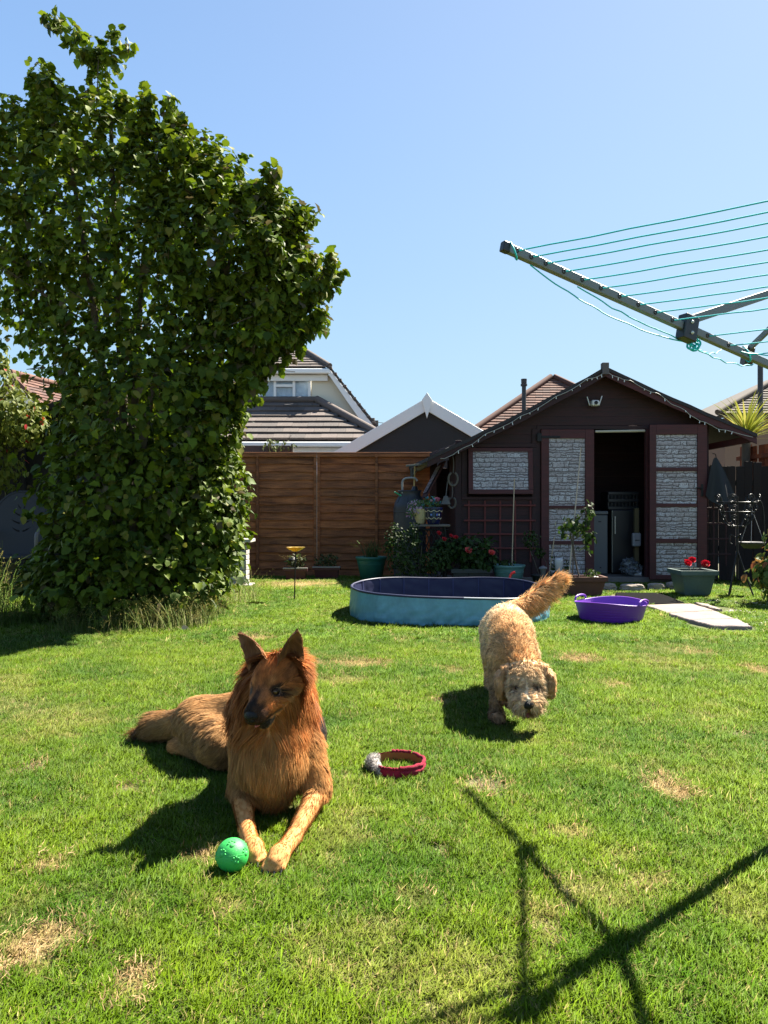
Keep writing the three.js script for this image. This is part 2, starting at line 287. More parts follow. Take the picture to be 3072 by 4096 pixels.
{ // outbuilding with white bargeboards
  const g = thing('garage', 'dark rendered outbuilding with white bargeboards and a pointed finial behind the fence', 'outbuilding'), z = -13.3, ap = V(.78, 2.94, z), l = V(-1.35, 1.69, z), r = V(2.9, 1.7, z);
  const wall = plate([[-1.2, -.1], [2.75, -.1], [2.75, 1.72], [.78, 2.82], [-1.2, 1.72]], .2, 0); wall.translate(0, 0, z - .25);
  part(g, 'wall', wall, std({ color: C(.032, .032, .034), roughness: .95, bumpMap: scaled(speckTex, 3, 3), bumpScale: .012 }));
  part(g, 'roof', [slab([l.clone().setZ(z - .05), ap.clone().setZ(z - .05), ap.clone().setZ(z - 5), l.clone().setZ(z - 5)], .08), slab([ap.clone().setZ(z - .05), r.clone().setZ(z - .05), r.clone().setZ(z - 5), ap.clone().setZ(z - 5)], .08)], std({ color: C(.1, .09, .085), roughness: .9 }));
  const bb = (a, b) => { const p = plate([[a.x, a.y], [b.x, b.y], [b.x, b.y - .23], [a.x, a.y - .23]], .03, .004); p.translate(0, 0, z - .02); return p; };
  part(g, 'bargeboard', bb(V(-1.35, 1.73, 0), V(.776, 2.975, 0)), whitePaint); part(g, 'bargeboard', bb(V(.784, 2.975, 0), V(2.9, 1.73, 0)), whitePaint);
  const fin = plate([[.78, 3.06], [.87, 2.93], [.78, 2.6], [.69, 2.93]], .03, .004); fin.translate(0, 0, z + .02); part(g, 'finial', fin, whitePaint);
}
{ // bungalow with a half hipped gable and a low hipped extension
  const b = thing('bungalow', 'cream clad bungalow with grey brown tiled roofs and a white dormer window', 'house'), z = -17, cx = -2.56;
  // gable wall of weatherboards
  const eaveY = 4.17, xr = y => -1.36 + (eaveY - y) * .83, xl = y => -3.76 - (eaveY - y) * .83; const inner = [-2.93, -1.7, 3.42, 4.05];
  for (let i = 0; i < 14; i++) { const y0 = 2.55 + i * .118, y1 = y0 + .122; if (y1 > 4.22) break; const lap = (a0, a1, c0, c1) => { const p = plate([[a0, y0], [c0, y0], [c1, y1], [a1, y1]], .012, .002); p.rotateX(0); p.translate(0, 0, z + (i % 2) * .001); return p; };
    if (y1 > inner[2] && y0 < inner[3]) { part(b, 'weatherboard', lap(xl(y0), xl(y1), inner[0] - .02, inner[0] - .02), creamBoard); part(b, 'weatherboard', lap(inner[1] + .02, inner[1] + .02, xr(y0), xr(y1)), creamBoard); } else part(b, 'weatherboard', lap(xl(y0), xl(y1), xr(y0), xr(y1)), creamBoard); }
  part(b, 'wall', [span(-4.9, -.2, -.1, 2.7, z - .3, z - .06), span(-3.7, -1.4, 2.7, 4.1, z - .3, z - .2)], creamBoard);
  const w = part(b, 'window', [span(inner[0], inner[1], inner[3] - .06, inner[3], z - .05, z + .05), span(inner[0], inner[1], inner[2], inner[2] + .07, z - .05, z + .08), span(inner[0], inner[0] + .06, inner[2] + .07, inner[3] - .06, z - .05, z + .05), span(inner[1] - .06, inner[1], inner[2] + .07, inner[3] - .06, z - .05, z + .05), span(-2.56, -2.5, inner[2] + .07, inner[3] - .06, z - .05, z + .05), span(-2.12, -2.06, inner[2] + .07, inner[3] - .06, z - .05, z + .05), span(-2.5, -2.12, 3.8, 3.86, z - .05, z + .06)], whitePaint);
  const glass = std({ color: C(.9, .95, 1), roughness: .03, transmission: .9, thickness: 0 }), cur = std({ map: curtainTex, roughness: .9 });
  for (const [x0, x1, y0, y1] of [[-2.87, -2.56, 3.49, 3.99], [-2.5, -2.12, 3.49, 3.8], [-2.5, -2.12, 3.86, 3.99], [-2.06, -1.76, 3.49, 3.99]]) part(w, 'pane', span(x0, x1, y0, y1, z - .012, z - .006), glass);
  part(w, 'net_curtain', span(-2.88, -1.75, 3.48, 4.0, z - .1, z - .09), cur);
  // half hip above the gable
  const hipY = 5.0, A = V(-3.85, eaveY + .06, z + .18), Bp = V(-1.27, eaveY + .06, z + .18), Cc = V(cx + .35, hipY, z - 1.1), D = V(cx - .35, hipY, z - 1.1);
  part(b, 'roof_deck', [slab([A, Bp, Cc, D].map(p => p.clone().add(V(0, -.05, 0))), .05)], tileBrown[2]); tiles(b, 'roof_tile', A, Bp, Cc, D, .17, .3, tileBrown, 5, 60, .03);
  part(b, 'ridge', [rod(Bp.clone().add(V(.02, .03, 0)), Cc.clone().add(V(0, .05, 0)), .07, .07, 10)], tileBrown[1]);
  part(b, 'gutter', [span(-3.85, -1.24, eaveY - .1, eaveY + .02, z + .16, z + .27, .03), span(-3.85, -1.3, eaveY - .24, eaveY - .1, z + .08, z + .11)], whitePaint);
  // right hand slope, seen edge on, with its bargeboard
  const r0 = V(-1.3, eaveY + .02, z + .2), r1 = V(.02, 2.5, z + .2); part(b, 'roof_slope', slab([r0.clone().add(V(.03, .1, 0)), r1.clone().add(V(.06, .1, 0)), r1.clone().add(V(.06, .1, -7)), r0.clone().add(V(.03, .1, -7))], .07), tileBrown[2]);
  for (let i = 0; i < 12; i++) { const t = i / 12, q = V().lerpVectors(r0, r1, t); part(b, 'verge_tile', box(q.x + .07, q.y + .02, z + .14, .08, .05, .3, .01).rotateZ(0), tileBrown[i % 4]); }
  const bg = plate([[r0.x - .05, r0.y], [r0.x + .05, r0.y], [r1.x + .05, r1.y], [r1.x - .2, r1.y]], .03, .003); bg.translate(0, -.02, z + .2); part(b, 'bargeboard', bg, whitePaint);
  // extension
  const e0 = V(-4.6, 2.38, -15), e1 = V(.02, 2.38, -15), f1 = V(-1.556, 3.44, -16.95), f0 = V(-4.6, 3.44, -16.95);
  part(b, 'extension_deck', slab([e0, e1, f1, f0].map(p => p.clone().add(V(0, -.04, 0))), .05), tileBrown[2]); tiles(b, 'roof_tile', e0, e1, f1, f0, .3, .33, tileBrown, 6, 240, .045);
  part(b, 'hip_ridge', [rod(e1.clone().add(V(.02, .05, 0)), f1.clone().add(V(.0, .07, 0)), .09, .09, 10)], tileBrown[3]); part(b, 'hip_side', slab([e1, V(.02, 2.38, -18.9), f1, f1.clone().add(V(0, 0, -.01))].map(p => p.clone().add(V(.02, -.02, 0))), .04), tileBrown[0]);
  part(b, 'top_ridge', rod(f0.clone().add(V(0, .06, 0)), f1.clone().add(V(.02, .06, 0)), .08, .08, 10), tileBrown[1]);
  part(b, 'eaves_gutter', [span(-4.6, -.02, 2.22, 2.33, -14.98, -14.86, .04), span(-4.6, -.05, 2.02, 2.22, -15.06, -15.02)], whitePaint);
  part(b, 'extension_wall', span(-4.5, -.15, -.1, 2.0, -15.4, -15.2), creamBoard);
}
{ // red tiled hipped roof behind the shed
  const h = thing('red_roofed_house', 'house with a red tiled hipped roof peeping over the shed ridge', 'house'), a = V(2.4, 3.1, -20.5), b = V(8.2, 3.1, -20.5), t = V(5.25, 5.1, -23), t2 = V(5.35, 5.1, -23);
  part(h, 'wall', span(2.8, 7.9, -.1, 3.15, -26, -21), std({ color: C(.11, .058, .044), roughness: .9 })); part(h, 'roof_deck', [slab([a, b, t2, t].map(p => p.clone().add(V(0, -.06, 0))), .05), slab([a, t, V(5.25, 5.1, -25), V(2.4, 3.1, -27)].map(p => p.clone().add(V(0, -.06, 0))), .05)], tileRed[3]);
  tiles(h, 'roof_tile', a, b, t2, t, .15, .22, tileRed, 8, 300, .03); part(h, 'hip_tiles', [rod(a.clone().add(V(0, .04, 0)), t.clone().add(V(0, .06, 0)), .09, .09, 8), rod(b, t2.clone().add(V(0, .06, 0)), .09, .09, 8)], tileRed[1]);
  part(h, 'flue', [rod(V(4.0, 3.3, -20.9), V(4.0, 4.5, -20.9), .062, .062, 12), rod(V(4.0, 4.5, -20.9), V(4.0, 4.56, -20.9), .095, .095, 12), rod(V(4.0, 4.58, -20.9), V(4.0, 4.7, -20.9), .08, .085, 12)], std({ color: C(.02, .02, .022), roughness: .5 }));
}
{
  const h = thing('brown_roofed_house', 'house with a grey brown tiled roof behind the spiky plant', 'house'), a = V(7.3, 3.05, -16), b = V(14, 3.05, -16), t2 = V(14, 5, -18.5), t = V(11.3, 5, -18.5);
  part(h, 'wall', span(7.6, 14, -.1, 3.0, -20, -16.3), std({ color: C(.2, .13, .09), roughness: .9 })); part(h, 'roof_deck', [slab([a, b, t2, t].map(p => p.clone().add(V(0, -.05, 0))), .05), slab([a, t, V(11.3, 5, -19), V(7.3, 3.05, -21)].map(p => p.clone().add(V(0, -.05, 0))), .05)], tileGrey[1]);
  tiles(h, 'roof_tile', a, b, t2, t, .11, .17, tileGrey, 9, 300, .025); part(h, 'hip_tiles', rod(a.clone().add(V(0, .03, 0)), t.clone().add(V(0, .05, 0)), .07, .07, 8), tileGrey[0]);
  part(h, 'flue', rod(V(7.72, 2.6, -15), V(7.72, 4.02, -15), .052, .052, 12), std({ color: C(.02, .022, .026), roughness: .5 }));
}
{
  const h = thing('white_house', 'white rendered gable house with red tiled roof beyond the tree', 'house'), A = V(-11.97, 5.35, -24), E = V(-10.75, 4.3, -23.4), E2 = V(-13.6, 4.1, -25.0), R1 = V(-10.6, 5.35, -30), dR = V().subVectors(R1, A), lo = p => V(p.x, -.1, p.z);
  part(h, 'gable_wall', quadGeo([[lo(E2), lo(E), E, E2], [E2, E, A, A]]), std({ color: C(.8, .8, .78), roughness: .8, side: THREE.DoubleSide }));
  part(h, 'side_wall', quadGeo([[lo(E), lo(E.clone().add(dR)), E.clone().add(dR), E]]), whitePaint);
  const up = V(0, .05, 0), out = V(-.12, .0, .35); tiles(h, 'roof_tile', E.clone().add(out).add(V(.25, -.2, .1)), E.clone().add(dR).add(V(.25, -.2, .1)), R1, A.clone().add(out), .2, .28, tileRed, 12, 300, .035); part(h, 'roof_deck', slab([E2.clone().add(V(-.3, -.2, 0)), A.clone().add(out), R1, E2.clone().add(dR)].map(p => p.clone().add(up)), .05), tileRed[3]);
  part(h, 'ridge', rod(A.clone().add(out).add(V(0, .08, 0)), R1.clone().add(V(0, .08, 0)), .1, .1, 8), tileRed[2]); part(h, 'verge', bar(A.clone().add(out), E.clone().add(out).add(V(.25, -.2, .1)), .16, .1, V(0, 1, 0)), tileRed[1]);
  const wq = V().lerpVectors(lo(E2), lo(E), .78); part(h, 'window', box(wq.x, 3.4, wq.z + .02, .5, .55, .08), std({ color: C(.05, .07, .09), roughness: .1 }));
}
{ // far post with wires
  const p = thing('telegraph_pole', 'small distant pole top with wires behind the white gable', 'pole'); part(p, 'pole', rod(V(-.45, 0, -30), V(-.45, 4.75, -30), .09, .08, 8), std({ color: C(.12, .1, .09), roughness: .9 })); part(p, 'insulator_box', box(-.32, 4.5, -30, .18, .3, .16), std({ color: C(.1, .09, .085), roughness: .8 }));
  for (const [y0, x1, y1] of [[4.6, 14, 3.9], [4.45, 14, 3.5]]) part(p, 'wire', tube([V(-.45, y0, -30), V(6, (y0 + y1) / 2 - .35, -30), V(x1, y1, -30)], .012, 20, 4), std({ color: C(.05, .05, .05) }));
}
// dark cabin beside the tree
{
  const c = thing('dark_cabin', 'dark grey cabin of upright boards half hidden by the tree', 'cabin'), mat = [0, 1, 2].map(i => std({ color: C(.011 + i * .002, .01 + i * .0015, .012 + i * .0015), roughness: .9, bumpMap: scaled(grainTex, 1, 1), bumpScale: .003 }));
  const top = x => 2.08 + .33 * (x + 4); let i = 0;
  for (let x = -4.9; x < -2.4; x += .152, i++) { const p = plate([[x, -.05], [x + .147, -.05], [x + .147, top(x + .147)], [x, top(x)]], .02, .003); p.translate(0, 0, -8.9 + (i % 2) * .002); part(c, 'board', p, mat[i % 3]); }
  part(c, 'roof_edge', [bar(V(-5.2, top(-5.2) + .05, -8.8), V(-2.2, top(-2.2) + .05, -8.8), .34, .07, V(0, 0, 1))], mat[2]); part(c, 'side_wall', span(-4.98, -4.91, -.05, 1.78, -11, -8.9), mat[0]); part(c, 'corner_post', span(-4.4, -4.34, -.05, 1.95, -8.87, -8.82), mat[1]);
}

{ // dark timber screen between the shed and the right fence
  const t = thing('timber_screen', 'dark weathered timber screen between the shed and the board fence', 'fence'), r = rng(131), ms = [0, 1, 2].map(i => std({ color: C(.016 + i * .005, .011 + i * .003, .01 + i * .002), roughness: .9, bumpMap: grainTex, bumpScale: .003 }));
  for (let i = 0; i < 9; i++) { const x = 4.3 + i * .118, hgt = 1.62 + rr(r, -.05, .05); part(t, 'board', box(x, hgt / 2 - .05, -10.05 + (i % 2) * .012, .112, hgt, .018), ms[Math.floor(r() * 3)]); }
  for (const y of [.4, 1.3]) part(t, 'rail', box(4.78, y, -10.09, 1.07, .07, .04), ms[1]);
}

// ---------------------------------------------------------------- the shed
const shedTex = woodTex([.009, .0011, .0016], [.034, .0042, .0056], 41, 1.1);
const shedMats = [[1, 1, 1], [.85, .88, .9], [1.15, 1.05, 1.05], [1, .92, .95]].map((c, i) => { const t = shedTex.clone(); t.repeat.set(.6, 2.4); t.offset.set(.21 * i, .33 * i); t.needsUpdate = true; return std({ map: t, color: C(...c), roughness: .72, bumpMap: scaled(grainTex, .6, 2.4), bumpScale: .003 }); });
const trimMat = std({ map: scaled(woodTex([.032, .0034, .004], [.075, .009, .01], 45), .6, 2.4), roughness: .65, bumpMap: scaled(grainTex, .6, 2.4), bumpScale: .002 });
const trellisMat = std({ map: scaled(woodTex([.07, .009, .008], [.13, .022, .018], 48), 1, 2), roughness: .75 });
const ironMat = std({ color: C(.012, .012, .013), roughness: .45, metalness: .6 });
// printed window film of coursed rubble stone: flat print
const filmTex = (() => {
  const W = 512, H = 1024, r = rng(404), rows = []; let y = 0; while (y < H) { const h = Math.min(H - y, 22 + Math.floor(r() * 46)); const st = []; let x = -Math.floor(r() * 40); while (x < W) { const w = 40 + Math.floor(r() * 95), sub = h > 44 && r() < .45; st.push({ x, w, t: r(), s: r(), sub }); x += w; } rows.push({ y, h, st }); y += h; }
  return colourTex(W, H, (u, v) => {
    const wx = u * W + 5 * n2(u * 9, v * 18) + 2 * n2(u * 40, v * 80), wy = v * H + 6 * n2(u * 7 + 9, v * 14) + 2 * n2(u * 35, v * 70 + 5); const row = rows.find(q => wy >= q.y && wy < q.y + q.h) || rows[rows.length - 1]; const s = row.st.find(q => wx >= q.x && wx < q.x + q.w) || row.st[0];
    let fy = wy - row.y, fh = row.h; if (s.sub) { const m = fh * (.4 + .2 * s.s); if (fy > m) { fy -= m; fh -= m; } else fh = m; }
    const e = Math.min(fy, fh - fy, wx - s.x, s.x + s.w - wx), n = n2(u * 30, v * 60) * .5 + n2(u * 75, v * 150) * .5; let c = mixc([.5, .47, .48], [.86, .85, .88], clamp(.5 + .9 * n)); c = mixc(c, [.34, .24, .22], .65 * smooth(.3, .85, s.t) * clamp(.6 + n)); c = mixc(c, [.16, .11, .105], .9 * smooth(.05, .42, -n + .35 * n2(u * 12, v * 24)) * .9);
    c = mixc(c, [.1, .075, .075], .92 * smooth(6.5, 2, e)); if (fy < 11 && fy > 2) c = mixc(c, [.14, .1, .1], .7); if (fh - fy < 8 && fh - fy > 3) c = mixc(c, [.9, .89, .92], .5); return c;
  });
})();
function filmMat(ox, oy) { const t = filmTex.clone(); t.repeat.set(1.45, .72); t.offset.set(ox, oy); t.needsUpdate = true; return std({ map: t, color: C(.6, .6, .62), roughness: .35 }); }
const shed = thing('shed', 'dark red timber shed with stone print door panels and one door standing open', 'shed');
{
  const zf = -9.6, zb = -11.15, xl = .945, xr = 4.26, apx = 2.885, apy = 2.75, ly = 1.78, ry = 2.12, y0 = .03;
  const leftAt = y => y <= ly ? xl : xl + (y - ly) / (apy - ly) * (apx - xl), rightAt = y => y <= ry ? xr : xr - (y - ry) / (apy - ry) * (xr - apx);
  const holes = [[1.09, 1.94, 1.13, 1.74], [2.05, 2.75, -1, 1.985], [2.75, 3.435, -1, 1.985]]; const r = rng(8), bh = .118;
  for (let i = 0; i < 24; i++) {
    const a = y0 + i * bh, b = Math.min(a + bh - .002, apy - .01); if (a > apy - .05) break;
    let spans = [[0, 9]]; for (const h of holes) if (b > h[2] && a < h[3]) spans = spans.flatMap(([p, q]) => [[p, Math.min(q, h[0])], [Math.max(p, h[1]), q]]).filter(([p, q]) => q - p > .01);
    for (const [p, q] of spans) { const A = Math.max(p, leftAt(a)), Bq = Math.min(q, rightAt(a)), A1 = Math.max(p, leftAt(b)), B1 = Math.min(q, rightAt(b)); if (Bq - A < .02) continue; const g = plate(B1 - A1 < .01 ? [[A, a], [Bq, a], [(A1 + B1) / 2, b]] : [[A, a], [Bq, a], [B1, b], [A1, b]], .014, .003); g.rotateX(0); g.translate(0, 0, zf - .014 + .004 * r()); part(shed, 'cladding_board', g, shedMats[Math.floor(r() * 4)]); }
  }
  // vertical trims, window surround, door frame
  for (const [a, b, c, d] of [[xl - .01, xl + .07, y0, 1.84], [1.02, 1.09, 1.1, 1.8], [1.94, 2.05, y0, 1.99], [2.005, 3.5, 1.985, 2.03]]) part(shed, 'trim', span(a, b, c, d, zf, zf + .022), shedMats[1]);
  part(shed, 'rail', span(1.02, 2.0, 1.745, 1.8, zf + .003, zf + .026), shedMats[0]); part(shed, 'rail', span(1.02, 2.0, 1.06, 1.1, zf + .003, zf + .026), shedMats[2]);
  part(shed, 'door_post', span(3.435, 3.5, y0, 1.985, zf - .06, zf + .02), trimMat); part(shed, 'blind_tube', rod(V(2.77, 1.955, zf + .01), V(3.42, 1.965, zf + .01), .017, .017, 10), std({ color: C(.42, .38, .3), roughness: .6 }));
  // hinged window, bottom pushed out a little
  const win = new THREE.Group(); win.name = 'window'; win.position.set(0, 1.735, zf + .025); win.rotation.x = -.075; shed.add(win);
  part(win, 'frame', [span(1.1, 1.94, -.05, 0, 0, .035), span(1.1, 1.94, -.605, -.545, 0, .035), span(1.1, 1.16, -.545, -.05, 0, .035), span(1.88, 1.94, -.545, -.05, 0, .035)], trimMat); part(win, 'stone_film', metreUV(new THREE.BoxGeometry(.72, .495, .006)).translate(1.52, -.2975, .02), filmMat(.1, .2));
  part(shed, 'window_inside', span(1.09, 1.94, 1.13, 1.74, zf - .05, zf - .03), shedMats[1]);
  // left leaf, closed
  const dl = new THREE.Group(); dl.name = 'door'; shed.add(dl); const z1 = zf + .012;
  part(dl, 'frame', [span(2.055, 2.157, .045, 1.98, z1, z1 + .04), span(2.63, 2.745, .045, 1.98, z1, z1 + .04), span(2.157, 2.63, 1.862, 1.98, z1, z1 + .04), span(2.157, 2.63, .943, .985, z1, z1 + .034), span(2.157, 2.63, .474, .523, z1, z1 + .034), span(2.157, 2.63, .045, .066, z1, z1 + .034)], trimMat);
  [[.985, 1.862], [.523, .943], [.066, .474]].forEach(([a, b], i) => part(dl, 'stone_film', metreUV(new THREE.BoxGeometry(.475, b - a, .006)).translate(2.3935, (a + b) / 2, z1 + .014), filmMat(.33 * i, .27 * i)));
  part(dl, 'hinge', [span(2.0, 2.06, 1.82, 1.93, z1 + .02, z1 + .046), span(2.06, 2.3, 1.865, 1.895, z1 + .041, z1 + .05)], ironMat);
  // right leaf, swung right back against the wall
  const dr = new THREE.Group(); dr.name = 'door'; shed.add(dr); dr.position.set(3.44, 0, -9.5); dr.rotation.y = -.06; const w = .725, z2 = 0;
  part(dr, 'frame', [span(0, .084, .028, 2.03, z2, z2 + .042), span(.605, w, .028, 2.03, z2, z2 + .042), span(.084, .605, 1.9, 2.03, z2, z2 + .042), span(.084, .605, 1.427, 1.475, z2, z2 + .036), span(.084, .605, .966, 1.01, z2, z2 + .036), span(.084, .605, .499, .553, z2, z2 + .036), span(.084, .605, .028, .086, z2, z2 + .042)], trimMat);
  [[1.475, 1.9], [1.01, 1.427], [.553, .966], [.086, .499]].forEach(([a, b], i) => part(dr, 'stone_film', metreUV(new THREE.BoxGeometry(.523, b - a, .006)).translate(.3445, (a + b) / 2, z2 + .015), filmMat(.18 + .41 * i, .6 + .31 * i)));
  part(dr, 'handle', [rod(V(.66, 1.2, .05), V(.58, 1.215, .07), .009, .007, 8), span(.645, .675, 1.1, 1.26, .042, .05)], ironMat);
  // trellis
  const tr = new THREE.Group(); tr.name = 'trellis'; shed.add(tr); for (const y of [.987, .789, .611, .426]) part(tr, 'slat', span(1.045, 1.985, y - .012, y + .012, zf + .03, zf + .042), trellisMat); for (const x of [1.112, 1.322, 1.521, 1.718, 1.918]) part(tr, 'slat', span(x - .012, x + .012, .24, 1.05, zf + .02, zf + .031), trellisMat);
  const tr2 = new THREE.Group(); tr2.name = 'trellis'; shed.add(tr2); for (const y of [.95, .75, .55, .35]) part(tr2, 'slat', span(4.19, 4.52, y - .012, y + .012, zf + .07, zf + .082), shedMats[2]); for (const x of [4.3, 4.46]) part(tr2, 'slat', span(x - .012, x + .012, .2, 1.1, zf + .06, zf + .071), shedMats[2]);
  // side walls, back wall with two open joints, floor
  const dx = .24; for (let i = 0; i < 15; i++) { const y = y0 + i * bh; const hole = y > 1.02 && y < 1.62; const seg = (t0, t1) => part(shed, 'cladding_board', bar(V(xl - dx * t0, y + .06, mix(zf, zb, t0)), V(xl - dx * t1, y + .06, mix(zf, zb, t1)), bh, .016, V(0, 1, 0)), shedMats[i % 4]); if (hole) { seg(0, .22); seg(.72, 1); } else seg(0, 1); }
  part(shed, 'side_wall', span(xr - .02, xr, y0, 2.12, zb, zf - .02), shedMats[1]);
  for (let i = 0; i < 22; i++) { const y = y0 + i * bh, gap = (i === 11 || i === 14) ? .007 : 0; const a = y + bh > ly - .1 ? leftAt(y + bh + .08) + .02 : xl - dx, b = rightAt(y + bh + .08) - .02; if (b - a > .1) part(shed, 'back_board', span(a, b, y, y + bh + .006 - gap, zb - .02 + (i % 2) * .006, zb + (i % 2) * .006), shedMats[i % 4]); }
  part(shed, 'floor', span(xl - .2, xr, -.02, .045, zb, zf + .05), std({ color: C(.14, .12, .11), roughness: .85, map: mottleTex }));
  // roof: felt over boards with sagging edges, bargeboards
  const felt = std({ color: C(.035, .03, .032), roughness: .95, bumpMap: scaled(speckTex, 4, 4), bumpScale: .004 }), half = (s) => { const T = [], n = 9, e = s < 0 ? [.56, 1.6] : [4.78, 1.905], a = [2.84, 2.765]; for (let i = 0; i <= n; i++) { const t = i / n; T.push([mix(a[0], e[0], t), mix(a[1], e[1], t) - (s < 0 ? .03 : .02) * Math.sin(t * Math.PI) + .008 * n2(t * 9, s * 5)]); } return T; };
  for (const s of [-1, 1]) { const L = half(s), q = []; for (let i = 0; i < L.length - 1; i++) { const k = .045, a = L[i], b = L[i + 1], f = -9.36, bk = -11.3, sk = s < 0 ? -.2 : 0, A = V(a[0], a[1], f), B2 = V(b[0], b[1], f), Cq = V(b[0] + sk * i / 9, b[1], bk), Dq = V(a[0] + sk * i / 9, a[1], bk), lo = p => p.clone().add(V(0, -k, 0)); q.push([A, B2, Cq, Dq], [lo(A), lo(B2), lo(Cq), lo(Dq)], [A, B2, lo(B2), lo(A)]); if (i === L.length - 2) q.push([B2, Cq, lo(Cq), lo(B2)]); } felt.side = THREE.DoubleSide; part(shed, 'roof', quadGeo(q), felt);
    const top = L.map(p => [p[0], p[1] - .047]), bot = L.map(p => [p[0], p[1] - .125]).reverse(); const g = plate([...top, ...bot], .018, .002); g.translate(0, 0, -9.392); part(shed, 'bargeboard', g, s < 0 ? shedMats[0] : trimMat); }
  part(shed, 'ridge_block', span(2.79, 2.875, 2.66, 2.81, -9.42, -9.335), std({ color: C(.1, .085, .085), roughness: .9, bumpMap: grainTex, bumpScale: .004 }));
  // gutter on the left eave
  part(shed, 'gutter', [tube([V(.86, 1.7, -9.4), V(.7, 1.64, -10.1), V(.52, 1.55, -10.95)], .045, 16, 10), tube([V(.52, 1.56, -10.95), V(.45, 1.5, -10.95), V(.43, 1.42, -10.8)], .032, 10, 8)], std({ color: C(.3, .28, .24), roughness: .6, map: mottleTex }));
  // side window flap propped open
  const fl = new THREE.Group(); fl.name = 'window_flap'; shed.add(fl); const a = V(.83, 1.6, -9.95), b = V(.79, 1.6, -10.5), c = V(.53, 1.1, -10.5), d = V(.56, 1.1, -9.9); part(fl, 'board', slab([a, b, c, d], .02), trimMat); const ins = (p, q, t) => V().lerpVectors(p, q, t); const m4 = [a, b, c, d].map((p, i, l) => ins(p, l[(i + 2) % 4], .12).add(V(-.012, .008, .004))); part(fl, 'stone_film', quadGeo([m4]), Object.assign(filmMat(.5, .1), { side: THREE.DoubleSide }));
  const st = V(.62, 1.2, -9.9);
  // fascia end at the right eave
  part(shed, 'eaves_rail', bar(V(4.72, 1.84, -9.42), V(4.4, 1.78, -9.9), .08, .06, V(0, 1, 0)), trimMat);
}
// string of small lamps along the roof edge
{
  const s = thing('string_lights', 'thin string of small unlit bulbs draped along the shed roof edge', 'string lights'), wire = std({ color: C(.35, .34, .3), roughness: .6 }), bulb = std({ color: C(.75, .74, .68), roughness: .3 }), r = rng(17);
  const run = [[.72, 1.58], [.95, 1.69], [1.3, 1.9], [1.75, 2.13], [2.2, 2.38], [2.6, 2.6], [2.84, 2.7], [3.15, 2.58], [3.5, 2.42], [3.85, 2.2], [4.1, 2.05], [4.45, 1.93], [4.8, 1.86]], pts = []; for (let i = 0; i < run.length - 1; i++) for (let k = 0; k < 4; k++) { const t = k / 4; pts.push(V(mix(run[i][0], run[i + 1][0], t), mix(run[i][1], run[i + 1][1], t) - .025 * Math.sin(t * Math.PI) + rr(r, -.008, .008), -9.345)); }
  part(s, 'wire', tube(pts, .004, 160, 5), wire);
  for (let i = 2; i < pts.length; i += 1) { const p = pts[i]; if (r() < .25) continue; const q = p.clone().add(V(rr(r, -.012, .012), -rr(r, .02, .045), .004)); part(s, 'bulb', rod(p, q, .004, .006, 5), bulb); }
}
{ // security camera under the gable
  const s = thing('security_camera', 'small white security camera with two aerials under the gable', 'camera'), wm = std({ color: C(.62, .62, .62), roughness: .4 }), x = 2.745, y = 2.33, z = -9.545;
  part(s, 'bracket', rod(V(x, y + .02, z - .05), V(x, y, z), .022, .022, 12), wm); part(s, 'body', box(x, y - .015, z + .03, .1, .075, .1, .02), wm); part(s, 'lens', rod(V(x, y - .015, z + .08), V(x, y - .015, z + .09), .024, .024, 16), ironMat);
  part(s, 'aerial', bar(V(x - .06, y - .04, z), V(x - .095, y + .075, z), .02, .012), wm); part(s, 'aerial', bar(V(x + .06, y - .04, z), V(x + .1, y + .085, z), .02, .012), wm);
}
